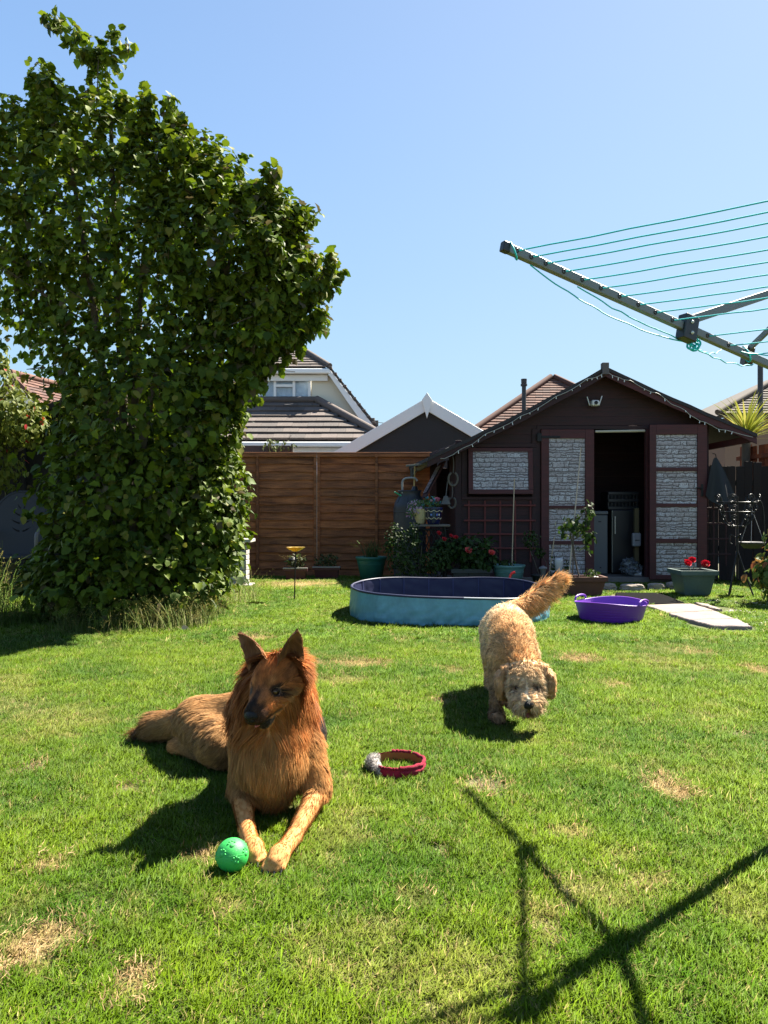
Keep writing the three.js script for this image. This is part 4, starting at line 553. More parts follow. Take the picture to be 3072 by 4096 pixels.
// ribbons of hair rooted on a surface. coat(p, n) -> { len, col, tip, flow, lift, curl, width, droop }
function growFur(geo, count, coat, seed, field) {
  const r = rng(seed), p = geo.attributes.position, n = geo.attributes.normal, ix = geo.index.array, nt = ix.length / 3, cum = new Float64Array(nt), A = V(), B = V(), Cc = V(), e1 = V(), e2 = V(); let tot = 0;
  for (let t = 0; t < nt; t++) { A.fromBufferAttribute(p, ix[3 * t]); B.fromBufferAttribute(p, ix[3 * t + 1]); Cc.fromBufferAttribute(p, ix[3 * t + 2]); tot += e1.subVectors(B, A).cross(e2.subVectors(Cc, A)).length(); cum[t] = tot; }
  const T = new Tri(), na = V(), nb = V(), nc = V();
  for (let s = 0; s < count; s++) {
    const x = r() * tot; let lo = 0, hi = nt - 1; while (lo < hi) { const m = lo + hi >> 1; cum[m] < x ? lo = m + 1 : hi = m; }
    let u = r(), v = r(); if (u + v > 1) { u = 1 - u; v = 1 - v; } const w = 1 - u - v, a = ix[3 * lo], b = ix[3 * lo + 1], c = ix[3 * lo + 2];
    const P = A.fromBufferAttribute(p, a).multiplyScalar(w).addScaledVector(B.fromBufferAttribute(p, b), u).addScaledVector(Cc.fromBufferAttribute(p, c), v).clone();
    const N = na.fromBufferAttribute(n, a).multiplyScalar(w).addScaledVector(nb.fromBufferAttribute(n, b), u).addScaledVector(nc.fromBufferAttribute(n, c), v).normalize().clone();
    const k = coat(P, N, r); if (!k || k.len < .002) continue;
    // locks: neighbouring hairs lean the same way
    const cl = k.lock ?? 38, j = V(n3(P.x * cl, P.y * cl, P.z * cl), n3(P.x * cl + 40, P.y * cl, P.z * cl), n3(P.x * cl, P.y * cl + 40, P.z * cl)).multiplyScalar(k.mess ?? .3);
    const F = k.flow.clone().add(j).addScaledVector(V(r() - .5, r() - .5, r() - .5), (k.mess ?? .3) * .9); F.addScaledVector(N, -F.dot(N)); if (F.lengthSq() < 1e-6) continue; F.normalize();
    const D0 = F.clone().multiplyScalar(1 - k.lift).addScaledVector(N, k.lift).normalize(), len = k.len * rr(r, .65, 1.15);
    let S = V().crossVectors(D0, N); if (S.lengthSq() < 1e-6) continue; S.normalize(); const ang = rr(r, -1, 1) * (len < .022 ? .35 : .75); S.multiplyScalar(Math.cos(ang)).addScaledVector(N, Math.sin(ang)).normalize();
    let pull = null; if (k.clump) { const z = k.clump, gx = Math.round(P.x / z), gy = Math.round(P.y / z), gz = Math.round(P.z / z), hh = Math.sin(gx * 127.1 + gy * 311.7 + gz * 74.7) * 43758.5, h1 = hh - Math.floor(hh), h2 = (h1 * 91.7) % 1, h3 = (h1 * 57.3) % 1; pull = V((gx + .7 * (h1 - .5)) * z, (gy + .7 * (h2 - .5)) * z, (gz + .7 * (h3 - .5)) * z).sub(P); pull.addScaledVector(N, -pull.dot(N)); }
    const seg = k.curl ? 4 : 3, wd = k.width * rr(r, .7, 1.3), ph = r() * 6.283, pts = [], D = D0.clone(), q = P.clone().addScaledVector(N, -Math.min(.003, len * .06)); pts.push(q.clone());
    for (let i = 1; i <= seg; i++) {
      D.addScaledVector(F, .22).addScaledVector(down, k.droop * i / seg).addScaledVector(N, k.curl || len < .03 ? 0 : -.04 * i);
      if (k.curl) D.addScaledVector(S, k.curl * Math.sin(ph + i * 1.9)).addScaledVector(N, k.curl * .8 * Math.cos(ph + i * 1.9));
      D.normalize(); const dn = D.dot(N), keep = k.free ? -9 : .1 - .12 * (i / seg); if (dn < keep) D.addScaledVector(N, keep - dn).normalize(); q.addScaledVector(D, len / seg); if (pull) q.addScaledVector(pull, .62 / seg * (i / seg + .4)); if (field) { const h = field(q), need = Math.min(.0022 * i + .0008, len * .16 * i); if (h < need) q.addScaledVector(N, need - h); } pts.push(q.clone());
    }
    const shadeN = N.clone().multiplyScalar(.85).addScaledVector(V().crossVectors(S, D0), V().crossVectors(S, D0).dot(N) > 0 ? .4 : -.4).addScaledVector(V(r() - .5, r() - .5, r() - .5), len < .022 ? .15 : .5).normalize();
    const vary = rr(r, .78, 1.22) * (1 + (k.band ?? .3) * n3(P.x * 33 + 11, P.y * 14, P.z * 33)), cr = k.col.map(z => z * vary), ct = k.tip.map(z => z * vary);
    for (let i = 0; i < seg; i++) {
      const w0 = wd * (1 - .85 * (i / seg) ** 1.6), w1 = wd * (1 - .85 * ((i + 1) / seg) ** 1.6), c0 = mixc(cr, ct, i / seg), c1 = mixc(cr, ct, (i + 1) / seg);
      const a0 = pts[i].clone().addScaledVector(S, -w0), b0 = pts[i].clone().addScaledVector(S, w0), a1 = pts[i + 1].clone().addScaledVector(S, -w1), b1 = pts[i + 1].clone().addScaledVector(S, w1);
      const gn = V().subVectors(b0, a0).cross(V().subVectors(a1, a0)), flip = gn.dot(shadeN) < 0;
      if (i === seg - 1) flip ? T.tri(a0, pts[seg], b0, shadeN, shadeN, shadeN, c0, c1, c0) : T.tri(a0, b0, pts[seg], shadeN, shadeN, shadeN, c0, c0, c1);
      else if (flip) { T.tri(a0, b1, b0, shadeN, shadeN, shadeN, c0, c1, c0); T.tri(a0, a1, b1, shadeN, shadeN, shadeN, c0, c1, c1); }
      else { T.tri(a0, b0, b1, shadeN, shadeN, shadeN, c0, c0, c1); T.tri(a0, b1, a1, shadeN, shadeN, shadeN, c0, c1, c1); }
    }
  }
  return T.geo();
}
function paint(geo, fn) { const p = geo.attributes.position, n = geo.attributes.normal, c = new Float32Array(p.count * 3), P = V(), N = V(); for (let i = 0; i < p.count; i++) { P.fromBufferAttribute(p, i); N.fromBufferAttribute(n, i); c.set(fn(P, N), i * 3); } geo.setAttribute('color', new THREE.BufferAttribute(c, 3)); return geo; }
function joinIndexed(list) { const P = [], N = [], I = []; let b = 0; for (const g of list) { P.push(...Array.from(g.attributes.position.array)); N.push(...Array.from(g.attributes.normal.array)); for (const i of g.index.array) I.push(i + b); b += g.attributes.position.count; } const o = new THREE.BufferGeometry(); o.setAttribute('position', new THREE.Float32BufferAttribute(P, 3)); o.setAttribute('normal', new THREE.Float32BufferAttribute(N, 3)); o.setIndex(I); return o; }
const skinMat = std({ vertexColors: true, roughness: .85 });
const furMat = std({ vertexColors: true, roughness: .75, specularIntensity: .15, transmission: .42, thickness: 0, side: THREE.DoubleSide });
const noseMat = std({ color: C(.01, .009, .009), roughness: .36, specularIntensity: .45, transmission: 0, bumpMap: scaled(speckTex, 3, 3), bumpScale: .0015 });
const eyeMat = std({ color: C(.02, .01, .005), roughness: .22, transmission: 0, specularIntensity: .3 });
const irisMat = std({ color: C(.085, .04, .012), roughness: .12 });
const tongueMat = std({ color: C(.5, .13, .1), roughness: .4 });
const clawMat = std({ color: C(.03, .027, .025), roughness: .4 });
const DOG = .9; // both figures are laid out at ten ninths of their size
// trunk first, then every limb joined to the trunk but not to the other limbs
function bones(list, p, k) {
  let d = 1e9, out; for (const b of list) if (!b.limb) d = smin(d, capsule(p, b.c), k);
  out = d; let id = 0, e = 1e9; const close = () => { if (id) out = Math.min(out, smin(d, e, k)); };
  for (const b of list) if (b.limb) { if (b.limb !== id) { close(); id = b.limb; e = 1e9; } e = smin(e, capsule(p, b.c), b.c[3] < .018 ? .006 : .014); }
  close(); return out;
}
function blend(list, p, soft) { // weights of the bones near a point
  let W = 0; const o = { len: 0, lift: 0, droop: 0, flow: V(), col: [0, 0, 0] }; let dm = 1e9; const ds = list.map(b => { const d = capsule(p, b.c); dm = Math.min(dm, d); return d; });
  list.forEach((b, i) => { const w = Math.exp(-(ds[i] - dm) / soft); if (w < .01) return; W += w; o.len += w * b.len; o.lift += w * b.lift; o.droop += w * b.droop; o.flow.addScaledVector(b.flow, w); for (let k = 0; k < 3; k++) o.col[k] += w * b.col[k]; });
  o.len /= W; o.lift /= W; o.droop /= W; o.flow.multiplyScalar(1 / W); o.col = o.col.map(c => c / W); return o;
}
const bone = (c, len, flow, col, lift = .25, droop = .15) => ({ c, len, flow: V(...flow).normalize(), col, lift, droop, limb: 0 });

function shepherd() {
  const dog = thing('shepherd_dog', 'long haired red and black shepherd dog lying on the lawn with pricked ears', 'dog');
  const rust = [.36, .13, .034], red = [.4, .14, .034], tan = [.46, .22, .066], leg = [.5, .225, .066], flank = [.45, .25, .1], dark = [.03, .022, .017];
  const B = [
    bone([-.385, .225, -2.52, .13, -.365, .15, -2.78, .13], .055, [-.1, -.35, -1], rust),
    bone([-.365, .15, -2.78, .13, -.55, .13, -3.0, .115], .055, [-.6, -.35, -.7], flank),
    bone([-.55, .145, -3.0, .12, -.79, .105, -3.1, .095], .05, [-1, -.2, -.3], flank),
    bone([-.375, .21, -2.42, .115, -.38, .12, -2.46, .1], .092, [0, -1, .12], tan, .3, .25),
    bone([-.385, .30, -2.54, .138, -.366, .405, -2.46, .1], .07, [0, -1, -.15], red, .3, .25),
    bone([-.375, .29, -2.43, .1, -.37, .37, -2.42, .088], .07, [0, -1, .1], rust, .25, .25),
    bone([-.275, .2, -2.50, .066, -.222, .085, -2.43, .045], .045, [.25, -1, .05], rust, .2, .2),
    bone([-.218, .075, -2.42, .034, -.268, .038, -2.16, .021], .014, [-.2, -.35, 1], leg, .08, .05),
    bone([-.268, .037, -2.16, .023, -.297, .029, -2.06, .025], .009, [-.25, -.2, 1], leg, .12, 0),
    bone([-.297, .03, -2.06, .03, -.303, .024, -2.035, .026], .007, [-.25, -.2, 1], leg, .12, 0),
    bone([-.45, .2, -2.50, .066, -.474, .085, -2.45, .045], .05, [-.25, -1, .05], rust, .2, .2),
    bone([-.478, .075, -2.44, .034, -.412, .038, -2.2, .021], .014, [.2, -.35, 1], leg, .08, .05),
    bone([-.412, .037, -2.2, .023, -.378, .029, -2.11, .025], .009, [.25, -.2, 1], leg, .12, 0),
    bone([-.378, .03, -2.11, .03, -.371, .024, -2.085, .026], .007, [.25, -.2, 1], leg, .12, 0),
    bone([-.77, .12, -3.06, .1, -.64, .1, -2.84, .085], .045, [-.6, -.6, .1], flank, .2, .2),
    bone([-.62, .06, -2.82, .05, -.79, .045, -2.97, .036], .03, [-1, -.2, -.3], flank, .15, .1),
    bone([-.77, .045, -2.97, .036, -.855, .034, -3.0, .032], .013, [-1, 0, -.1], leg, .1, 0),
    bone([-.84, .10, -3.12, .06, -.97, .075, -3.16, .055], .085, [-1, -.25, -.1], flank, .18, .12),
    bone([-.97, .075, -3.16, .055, -1.06, .035, -3.19, .022], .08, [-1, -.15, -.1], [.2, .105, .045], .12, .1),
  ];
  B.slice(6, 10).forEach(b => b.limb = 1); B.slice(10, 14).forEach(b => b.limb = 2); B.slice(14, 17).forEach(b => b.limb = 3); B.slice(17).forEach(b => b.limb = 4);
  const toes = []; for (const [x, z, dx] of [[-.303, -2.04, -.25], [-.371, -2.09, .25]]) for (const s of [-1.5, -.5, .5, 1.5]) toes.push(bone([x + s * .0145, .022, z - Math.abs(s) * .006, .0125, x + s * .0168 + dx * .02, .0135, z + .03 - Math.abs(s) * .009, .0105], .008, [dx, -.3, 1], leg, .1, 0));
  toes.forEach((t, i) => t.limb = i < 4 ? 1 : 2);
  const all = [...B, ...toes].sort((a, b) => a.limb - b.limb);
  const H = headFrame(V(-.352, .462, -2.405), -.43, -.38, .12), L = V();
  // the head in its own axes: z forward, y up
  const headField = q => {
    let d = ellipsoid(q.x, q.y - .002, q.z + .005, .072, .06, .08);
    const ax = Math.abs(q.x), s = V(ax, q.y, q.z);
    d = smin(d, capsule(s, [.036, -.03, .012, .036, .026, -.04, .075, .026]), .03);            // cheek
    d = smin(d, capsule(q, [0, -.018, .06, .042, 0, -.034, .15, .031]), .035);                 // bridge of the muzzle
    d = smin(d, capsule(s, [.018, -.04, .085, .028, .014, -.048, .158, .021]), .018);          // upper lip
    d = smin(d, capsule(s, [.027, .006, .062, .016, .04, .0, .052, .015]), .02);                // brow
    const jaw = Math.min(capsule(q, [0, -.066, .03, .03, 0, -.085, .135, .0165]), 9); d = smin(d, jaw, .008);
    d = Math.max(d, -capsule(s, [.04, -.071, .09, .0035, 0, -.0745, .19, .0035]));               // mouth line
    d = smin(d, -(-d), 1e-4);
    d = Math.max(d, -(Math.hypot(ax - .0365, q.y + .01, q.z - .079) - .015));                   // eye socket
    return d;
  };
  const bodyField = p => { let d = bones(all, p, .035); L.copy(p).applyMatrix4(H.inv); d = smin(d, headField(L) , .03); return Math.max(d, .004 - p.y); };
  const near = V();
  const body = meshField(p => { L.copy(p).applyMatrix4(H.inv); return bodyField(p); }, V(-1.14, -.01, -3.34), V(-.12, .58, -1.98), .0085);
  const head = meshField(p => headField(p), V(-.09, -.12, -.1), V(.09, .08, .2), .0035); head.applyMatrix4(H.m);
  // ears: cupped sheets with thickness
  const ears = []; const earAttr = [];
  for (const s of [-1, 1]) {
    const P = [], N = [], I = [], nu = 10, nv = 12, tip = V(s < 0 ? -.106 : .122, .15, -.022), base = V(s * .053, .04, -.012);
    const axis = V().subVectors(tip, base), out = s < 0 ? V(.1, .1, 1).normalize() : V(.75, .05, .65).normalize(), side = V().crossVectors(axis, out).normalize(), fo = V().crossVectors(side, axis).normalize();
    for (const face of [0, 1]) for (let j = 0; j <= nv; j++) for (let i = 0; i <= nu; i++) {
      const t = j / nv, a = (i / nu - .5) * 2, w = .043 * Math.pow(Math.max(0, 1 - t), .62) * (1 + .5 * t * (1 - t)) + .002, cup = .042 * (1 - t * .7);
      const q = base.clone().addScaledVector(axis, t).addScaledVector(side, a * w).addScaledVector(fo, cup * (a * a - .35) - (face ? .0045 : 0) - .012 * Math.sin(t * 3.1));
      P.push(q.x, q.y, q.z);
    }
    const row = nu + 1, half = row * (nv + 1);
    for (const face of [0, 1]) for (let j = 0; j < nv; j++) for (let i = 0; i < nu; i++) { const a = face * half + j * row + i; face ? I.push(a, a + row, a + 1, a + 1, a + row, a + row + 1) : I.push(a, a + 1, a + row, a + 1, a + row + 1, a + row); }
    for (let j = 0; j < nv; j++) for (const i of [0, nu]) { const a = j * row + i, b = a + row; i ? I.push(a, a + half, b, b, a + half, b + half) : I.push(a, b, a + half, b, b + half, a + half); }
    const g = new THREE.BufferGeometry(); g.setAttribute('position', new THREE.Float32BufferAttribute(P, 3)); g.setIndex(I); g.computeVertexNormals(); g.applyMatrix4(H.m); ears.push(g);
    earAttr.push({ axis: axis.clone().normalize().applyQuaternion(H.q), fo: fo.clone().applyQuaternion(H.q) });
  }
  const eyeL = [V(-.0375, -.009, .079), V(.0375, -.009, .079)];
  const headColour = (q, r) => {
    const n = n3(q.x * 60, q.y * 60, q.z * 60) * .5 + n3(q.x * 25 + 5, q.y * 25, q.z * 25) * .5; let c = mixc([.58, .21, .055], [.36, .12, .032], .5 + .5 * n);
    const ax = Math.abs(q.x), e = Math.min(q.distanceTo(eyeL[0]), q.distanceTo(eyeL[1]));
    c = mixc(c, [.5, .28, .11], .85 * smooth(.04, .014, Math.hypot(ax - .058, (q.y + .042) * 1.0, q.z - .05)));   // tan cheek
    c = mixc(c, [.16, .065, .026], .6 * smooth(.048, .062, ax) * smooth(-.02, .02, q.y));
    c = mixc(c, [.36, .15, .06], .6 * smooth(.02, .008, Math.abs(ax - .017)) * smooth(.07, .1, q.z) * smooth(.16, .12, q.z));
    c = mixc(c, [.56, .25, .08], .7 * smooth(.016, .006, Math.hypot(ax - .03, q.y - .02, (q.z - .07) * .6)));
    c = mixc(c, dark, .97 * smooth(.029, .016, e + .004 * n)); c = mixc(c, dark, .45 * smooth(.018, .006, Math.abs(q.y + .008 - (ax - .036) * -.5)) * smooth(.036, .05, ax) * smooth(.085, .06, ax) * smooth(.03, .05, q.z));
    c = mixc(c, [.06, .038, .028], .85 * smooth(.016, .005, ax + .006 * n) * smooth(.085, .12, q.z) * smooth(-.05, -.02, q.y));   // dark stripe on the bridge
    c = mixc(c, dark, .9 * smooth(.125, .155, q.z + .012 * n)); c = mixc(c, dark, .85 * smooth(.012, .004, Math.abs(q.y + .066)) * smooth(.05, .08, q.z));
    c = mixc(c, dark, .6 * smooth(.3, .75, n) * smooth(.08, .11, q.z));
    if (q.y < -.079 && q.z > .1) c = [.05, .032, .022];
    return c;
  };
  const bodyColour = (p, n, k) => {
    const v = n3(p.x * 14, p.y * 14, p.z * 14), f = n3(p.x * 45, p.y * 20, p.z * 45); let c = k.col.slice();
    // paler locks low on the chest, redder under the chin
    const onChest = smooth(-2.62, -2.5, p.z) * smooth(.05, .12, p.y) * smooth(.46, .38, p.y);
    c = mixc(c, mixc([.34, .112, .026], [.52, .28, .1], clamp(smooth(.34, .2, p.y) * .8 + .25 * f + .1)), .85 * onChest); 
    // black saddle
    const saddle = smooth(-2.58, -2.68, p.z) * smooth(-.36, -.29, p.x + .08 * v + .3 * (p.y - .2)) ; c = mixc(c, [.022, .02, .021], saddle);
    c = mixc(c, [.1, .06, .035], .6 * smooth(.05, .5, v) * smooth(-2.6, -2.75, p.z) * smooth(-2.98, -2.85, p.z));
    return c.map(x => x * (1 + .16 * v));
  };
  const coat = (p, n) => {
    L.copy(p).applyMatrix4(H.inv); const hf = headField(L), k = blend(B, p, .022); if (p.z > -2.075) k.len = .0045;
    const ruff = smooth(.012, -.03, L.z) ; const onHead = hf < .006 && L.z > -.02;
    if (onHead) {
      const back = V(L.x * 6, .25, -1).applyQuaternion(H.q); const c = headColour(L), f = smooth(.02, -.02, L.z);
      const e = Math.min(L.distanceTo(eyeL[0]), L.distanceTo(eyeL[1])); if (e < .0165) return null;
      const muz = smooth(.07, .1, L.z), cheek = smooth(.03, .055, Math.abs(L.x)) * smooth(.015, -.02, L.y), rear = smooth(.045, -.005, L.z);
      return { len: Math.max(mix(mix(.016, .007, muz), .045, cheek * (1 - muz)), .036 * rear) * DOGF, col: c, tip: c, flow: cheek > .4 ? V(Math.sign(L.x) * .5, -.6, -.8).applyQuaternion(H.q) : back, lift: .16 + .14 * Math.max(rear, cheek), droop: .03, width: .0011 + .0006 * rear, mess: .18 + .15 * rear, lock: 60 - 30 * rear, clump: rear > .5 || cheek > .5 ? .02 : 0 };
    }
    const c = bodyColour(p, n, k); let flow = k.flow, len = k.len, lift = k.lift;
    // ruff behind the cheeks
    if (p.y > .3 && p.distanceTo(near.copy(H.m ? V(-.365, .44, -2.43) : p)) < .2) { const o = V(p.x + .365, 0, 0).normalize(); flow = V(o.x * .6, -1, .05); len = .092; lift = .42; }
    if (p.y < .03) len *= .6;
    const sf = len < .025; return { len: len * DOGF, col: c, tip: c, flow, lift, droop: k.droop, width: len < .025 ? .0011 : .00145, mess: len < .025 ? .2 : .42, lock: len < .025 ? 50 : 18, clump: len < .025 ? 0 : .026 };
  };
  const DOGF = 1;
  const skinC = (p, n) => { L.copy(p).applyMatrix4(H.inv); return headField(L) < .008 && L.z > -.01 ? headColour(L) : (kk => bodyColour(p, n, kk))(blend(B, p, .022)); };
  const whole = joinIndexed([body, head, ...ears]); paint(whole, (p, n) => { L.copy(p).applyMatrix4(H.inv); if (L.y > .055 && Math.abs(L.x) > .035) { const o = n.clone().applyQuaternion(H.qi); return o.z > .0 ? [.22, .11, .055] : [.14, .06, .028]; } return skinC(p, n); });
  whole.scale(DOG, DOG, DOG); part(dog, 'body', whole, skinMat);
  const f1 = growFur(body, 112000, (p, n, r) => { L.copy(p).applyMatrix4(H.inv); if (headField(L) < .006 && L.z > .0) return null; if (p.z < -3.0 && r() < .1) return null; const k = coat(p, n); if (k && k.len < .025) { if (r() < .62) return null; k.lift = .05; k.mess = .14; k.band = .12; k.width = .0009; } return k; }, 31, bodyField);
  const hq = V(), f2 = growFur(head, 30000, (p, n) => coat(p, n), 32, p => headField(hq.copy(p).applyMatrix4(H.inv)));
  const fe = ears.map((g, i) => growFur(g, 2600, (p, n, r) => { const o = n.dot(earAttr[i].fo), inner = o > .2; L.copy(p).applyMatrix4(H.inv); const t = smooth(.05, .15, L.y), c = inner ? mixc([.38, .19, .085], [.22, .11, .055], t) : mixc([.4, .16, .05], [.14, .06, .028], smooth(.06, .12, L.y)); const lowIn = inner && t < .45; return { len: (lowIn ? .034 : .012), col: c, tip: c, flow: lowIn ? earAttr[i].axis.clone().add(V(i ? -.6 : .6, .2, 0)) : earAttr[i].axis.clone().negate().lerp(earAttr[i].axis, inner ? 1 : .7), lift: lowIn ? .35 : .1, droop: 0, width: .0011, mess: .25, lock: 60 }; }, 40 + i));
  const fur = merge([f1, f2, ...fe]); fur.scale(DOG, DOG, DOG); part(dog, 'fur', fur, furMat, 'stuff');
  // nose, eyes, tongue, claws, whiskers
  const place = (g, x, y, z) => { g.translate(x, y, z); g.applyMatrix4(H.m); g.scale(DOG, DOG, DOG); return g; };
  const ng = new THREE.SphereGeometry(1, 28, 20); { const p = ng.attributes.position; for (let i = 0; i < p.count; i++) { let x = p.getX(i), y = p.getY(i), z = p.getZ(i); x *= y > 0 ? 1 : 1 - .35 * -y; const hole = Math.exp(-(((Math.abs(x) - .5) / .24) ** 2 + ((y + .12) / .26) ** 2)) * (z > 0 ? 1 : 0); z -= .5 * hole; z -= .12 * Math.exp(-((x / .1) ** 2)) * (y < .1 && z > 0 ? 1 : 0); p.setXYZ(i, x * .026, y * .021, z * .021); } ng.computeVertexNormals(); }
  part(dog, 'nose', place(ng, 0, -.035, .172), noseMat);
  for (const e of eyeL) { const eg = new THREE.SphereGeometry(.0145, 24, 16); const ey = part(dog, 'eye', place(eg, e.x * .97, e.y, e.z - .0055), eyeMat); const o = V(e.x > 0 ? .35 : -.35, 0, .94), ig = new THREE.SphereGeometry(.0085, 16, 12); ig.scale(1, 1, .5); ig.applyQuaternion(new THREE.Quaternion().setFromUnitVectors(V(0, 0, 1), o)); part(ey, 'iris', place(ig, e.x * .97 + o.x * .0118, e.y, e.z - .0055 + o.z * .0118), irisMat); }
  const tg = new THREE.SphereGeometry(1, 16, 10); tg.scale(.012, .004, .03); part(dog, 'tongue', place(tg, 0, -.074, .145), tongueMat);
  for (const t of toes) { const c = t.c, d = V(c[4] - c[0], c[5] - c[1], c[6] - c[2]).normalize(); const a = V(c[4], c[5] + .002, c[6]).addScaledVector(d, .007), g = rod(a, a.clone().addScaledVector(d, .013).add(V(0, -.004, 0)), .0042, .0012, 6); g.scale(DOG, DOG, DOG); part(dog, 'claw', g, clawMat); }
}

function curlyDog() {
  const dog = thing('curly_dog', 'cream and apricot curly haired dog walking head down with raised tail', 'dog');
  const cream = [.76, .54, .3], apricot = [.6, .34, .14], pale = [.84, .66, .42], tailC = [.8, .5, .23], face = [.74, .58, .37];
  const B = [
    bone([.685, .365, -4.10, .112, .665, .36, -3.85, .108], .03, [.05, -.3, -1], pale),
    bone([.665, .36, -3.85, .108, .632, .345, -3.60, .104], .03, [.05, -.3, -1], cream),
    bone([.628, .30, -3.56, .09, .628, .26, -3.56, .085], .03, [0, -1, 0], cream),
    bone([.632, .365, -3.57, .085, .645, .28, -3.42, .07], .034, [0, .3, -1], apricot, .35),
    bone([.565, .30, -3.57, .055, .552, .19, -3.58, .036], .024, [0, -1, 0], cream),
    bone([.552, .19, -3.58, .035, .54, .09, -3.51, .026], .02, [0, -1, 0], [.42, .29, .16]),
    bone([.54, .09, -3.51, .026, .536, .035, -3.485, .026], .02, [0, -1, 0], [.36, .23, .13]),
    bone([.536, .033, -3.485, .036, .536, .027, -3.445, .032], .014, [0, -.5, 1], [.32, .2, .11]),
    bone([.695, .29, -3.57, .06, .69, .2, -3.52, .045], .024, [0, -1, 0], cream),
    bone([.69, .2, -3.52, .042, .64, .155, -3.43, .034], .02, [-.5, -1, .4], [.36, .23, .12]),
    bone([.64, .155, -3.43, .034, .598, .112, -3.46, .036], .016, [-.5, -1, 0], [.2, .1, .05]),
    bone([.625, .33, -4.10, .085, .60, .23, -4.02, .06], .026, [0, -1, 0], pale), bone([.60, .23, -4.02, .058, .605, .13, -4.16, .034], .022, [0, -1, -.3], cream), bone([.605, .13, -4.16, .033, .605, .033, -4.12, .034], .02, [0, -1, 0], cream), bone([.605, .033, -4.12, .036, .605, .027, -4.08, .032], .014, [0, -.5, 1], cream),
    bone([.75, .33, -4.12, .085, .765, .23, -4.04, .06], .026, [0, -1, 0], pale), bone([.765, .23, -4.04, .058, .76, .13, -4.2, .034], .022, [0, -1, -.3], cream), bone([.76, .13, -4.2, .033, .76, .033, -4.16, .034], .02, [0, -1, 0], cream), bone([.76, .033, -4.16, .036, .76, .027, -4.12, .032], .014, [0, -.5, 1], cream),
    bone([.70, .44, -4.18, .034, .82, .475, -4.24, .03], .085, [.6, -.75, -.05], tailC, .3, .3),
    bone([.82, .475, -4.24, .03, .93, .545, -4.27, .03], .11, [.75, -.6, 0], tailC, .3, .22),
    bone([.93, .545, -4.27, .03, 1.01, .6, -4.28, .02], .085, [.95, .25, 0], tailC, .25, .1),
  ];
  B.slice(4, 8).forEach(b => b.limb = 1); B.slice(8, 11).forEach(b => b.limb = 2); B.slice(11, 15).forEach(b => b.limb = 3); B.slice(15, 19).forEach(b => b.limb = 4); B.slice(19).forEach(b => b.limb = 5);
  const H = headFrame(V(.65, .24, -3.375), -.1, -.3, .05, 1.1), L = V();
  const headField = q => {
    const ax = Math.abs(q.x), s = V(ax, q.y, q.z);
    let d = ellipsoid(q.x, q.y - .004, q.z, .076, .062, .078);
    d = smin(d, capsule(s, [.04, -.035, .03, .04, .032, -.05, .085, .032]), .03);
    d = smin(d, capsule(q, [0, -.022, .06, .034, 0, -.036, .135, .026]), .03);
    d = smin(d, capsule(s, [.024, -.047, .085, .034, .021, -.052, .13, .026]), .02);
    d = smin(d, capsule(q, [0, -.072, .04, .026, 0, -.083, .112, .016]), .012);
    d = smin(d, capsule(s, [.025, .014, .06, .018, .042, .01, .05, .016]), .02);
    d = Math.max(d, -(Math.hypot(ax - .034, q.y + .008, q.z - .078) - .012));
    return d;
  };
  const earField = q => { const s = V(Math.abs(q.x), q.y, q.z); const c = [[.066, .034, -.012, .022, .098, .016, -.008, .026], [.098, .016, -.008, .026, .108, -.03, .0, .032], [.108, -.03, .0, .032, .102, -.072, .006, .022]]; let d = 1e9; for (const b of c) d = smin(d, capsule(V(s.x, s.y, s.z * 1), b), .02); return Math.max(d, Math.abs(s.x - mix(.078, .105, smooth(.034, 0, s.y))) - .017); };
  const lump = p => .0055 * n3(p.x * 40, p.y * 40, p.z * 40) + .003 * n3(p.x * 75, p.y * 75, p.z * 75);
  const all = B;
  const body = meshField(p => { L.copy(p).applyMatrix4(H.inv); let d = bones(all, p, .035); d = smin(d, headField(L), .03); return Math.max(d - lump(p), .004 - p.y); }, V(.44, -.01, -4.4), V(1.1, .68, -3.14), .0085);
  const head = meshField(q => headField(q) - .7 * lump(q), V(-.1, -.13, -.1), V(.1, .09, .18), .0038); head.applyMatrix4(H.m);
  const ears = meshField(q => earField(q) - .6 * lump(q), V(-.15, -.11, -.06), V(.15, .07, .06), .0045); ears.applyMatrix4(H.m);
  const eyeL = [V(-.034, -.008, .078), V(.034, -.008, .078)];
  const headColour = q => { const n = n3(q.x * 40, q.y * 40, q.z * 40), e = Math.min(q.distanceTo(eyeL[0]), q.distanceTo(eyeL[1])); let c = mixc(face, [.56, .38, .21], .5 + .5 * n); c = mixc(c, [.6, .4, .2], .6 * smooth(.03, .055, q.y)); c = mixc(c, [.13, .07, .04], .95 * smooth(.034, .016, e + .004 * n)); c = mixc(c, [.1, .055, .035], .8 * smooth(.018, .01, Math.hypot(q.x, q.y + .058)) * smooth(.1, .13, q.z)); c = mixc(c, [.2, .11, .06], .65 * smooth(-.07, -.09, q.y) * smooth(.05, .08, q.z)); return c; };
  const bodyColour = (p, k) => { const v = n3(p.x * 9, p.y * 9, p.z * 9), f = n3(p.x * 55, p.y * 55, p.z * 55); let c = k.col.slice(); const back = smooth(.38, .44, p.y) * smooth(-4.0, -3.75, p.z); c = mixc(c, apricot, .75 * back); c = mixc(c, c.map(x => x * .62), smooth(.1, .55, f)); return c.map(x => x * (1 + .1 * v)); };
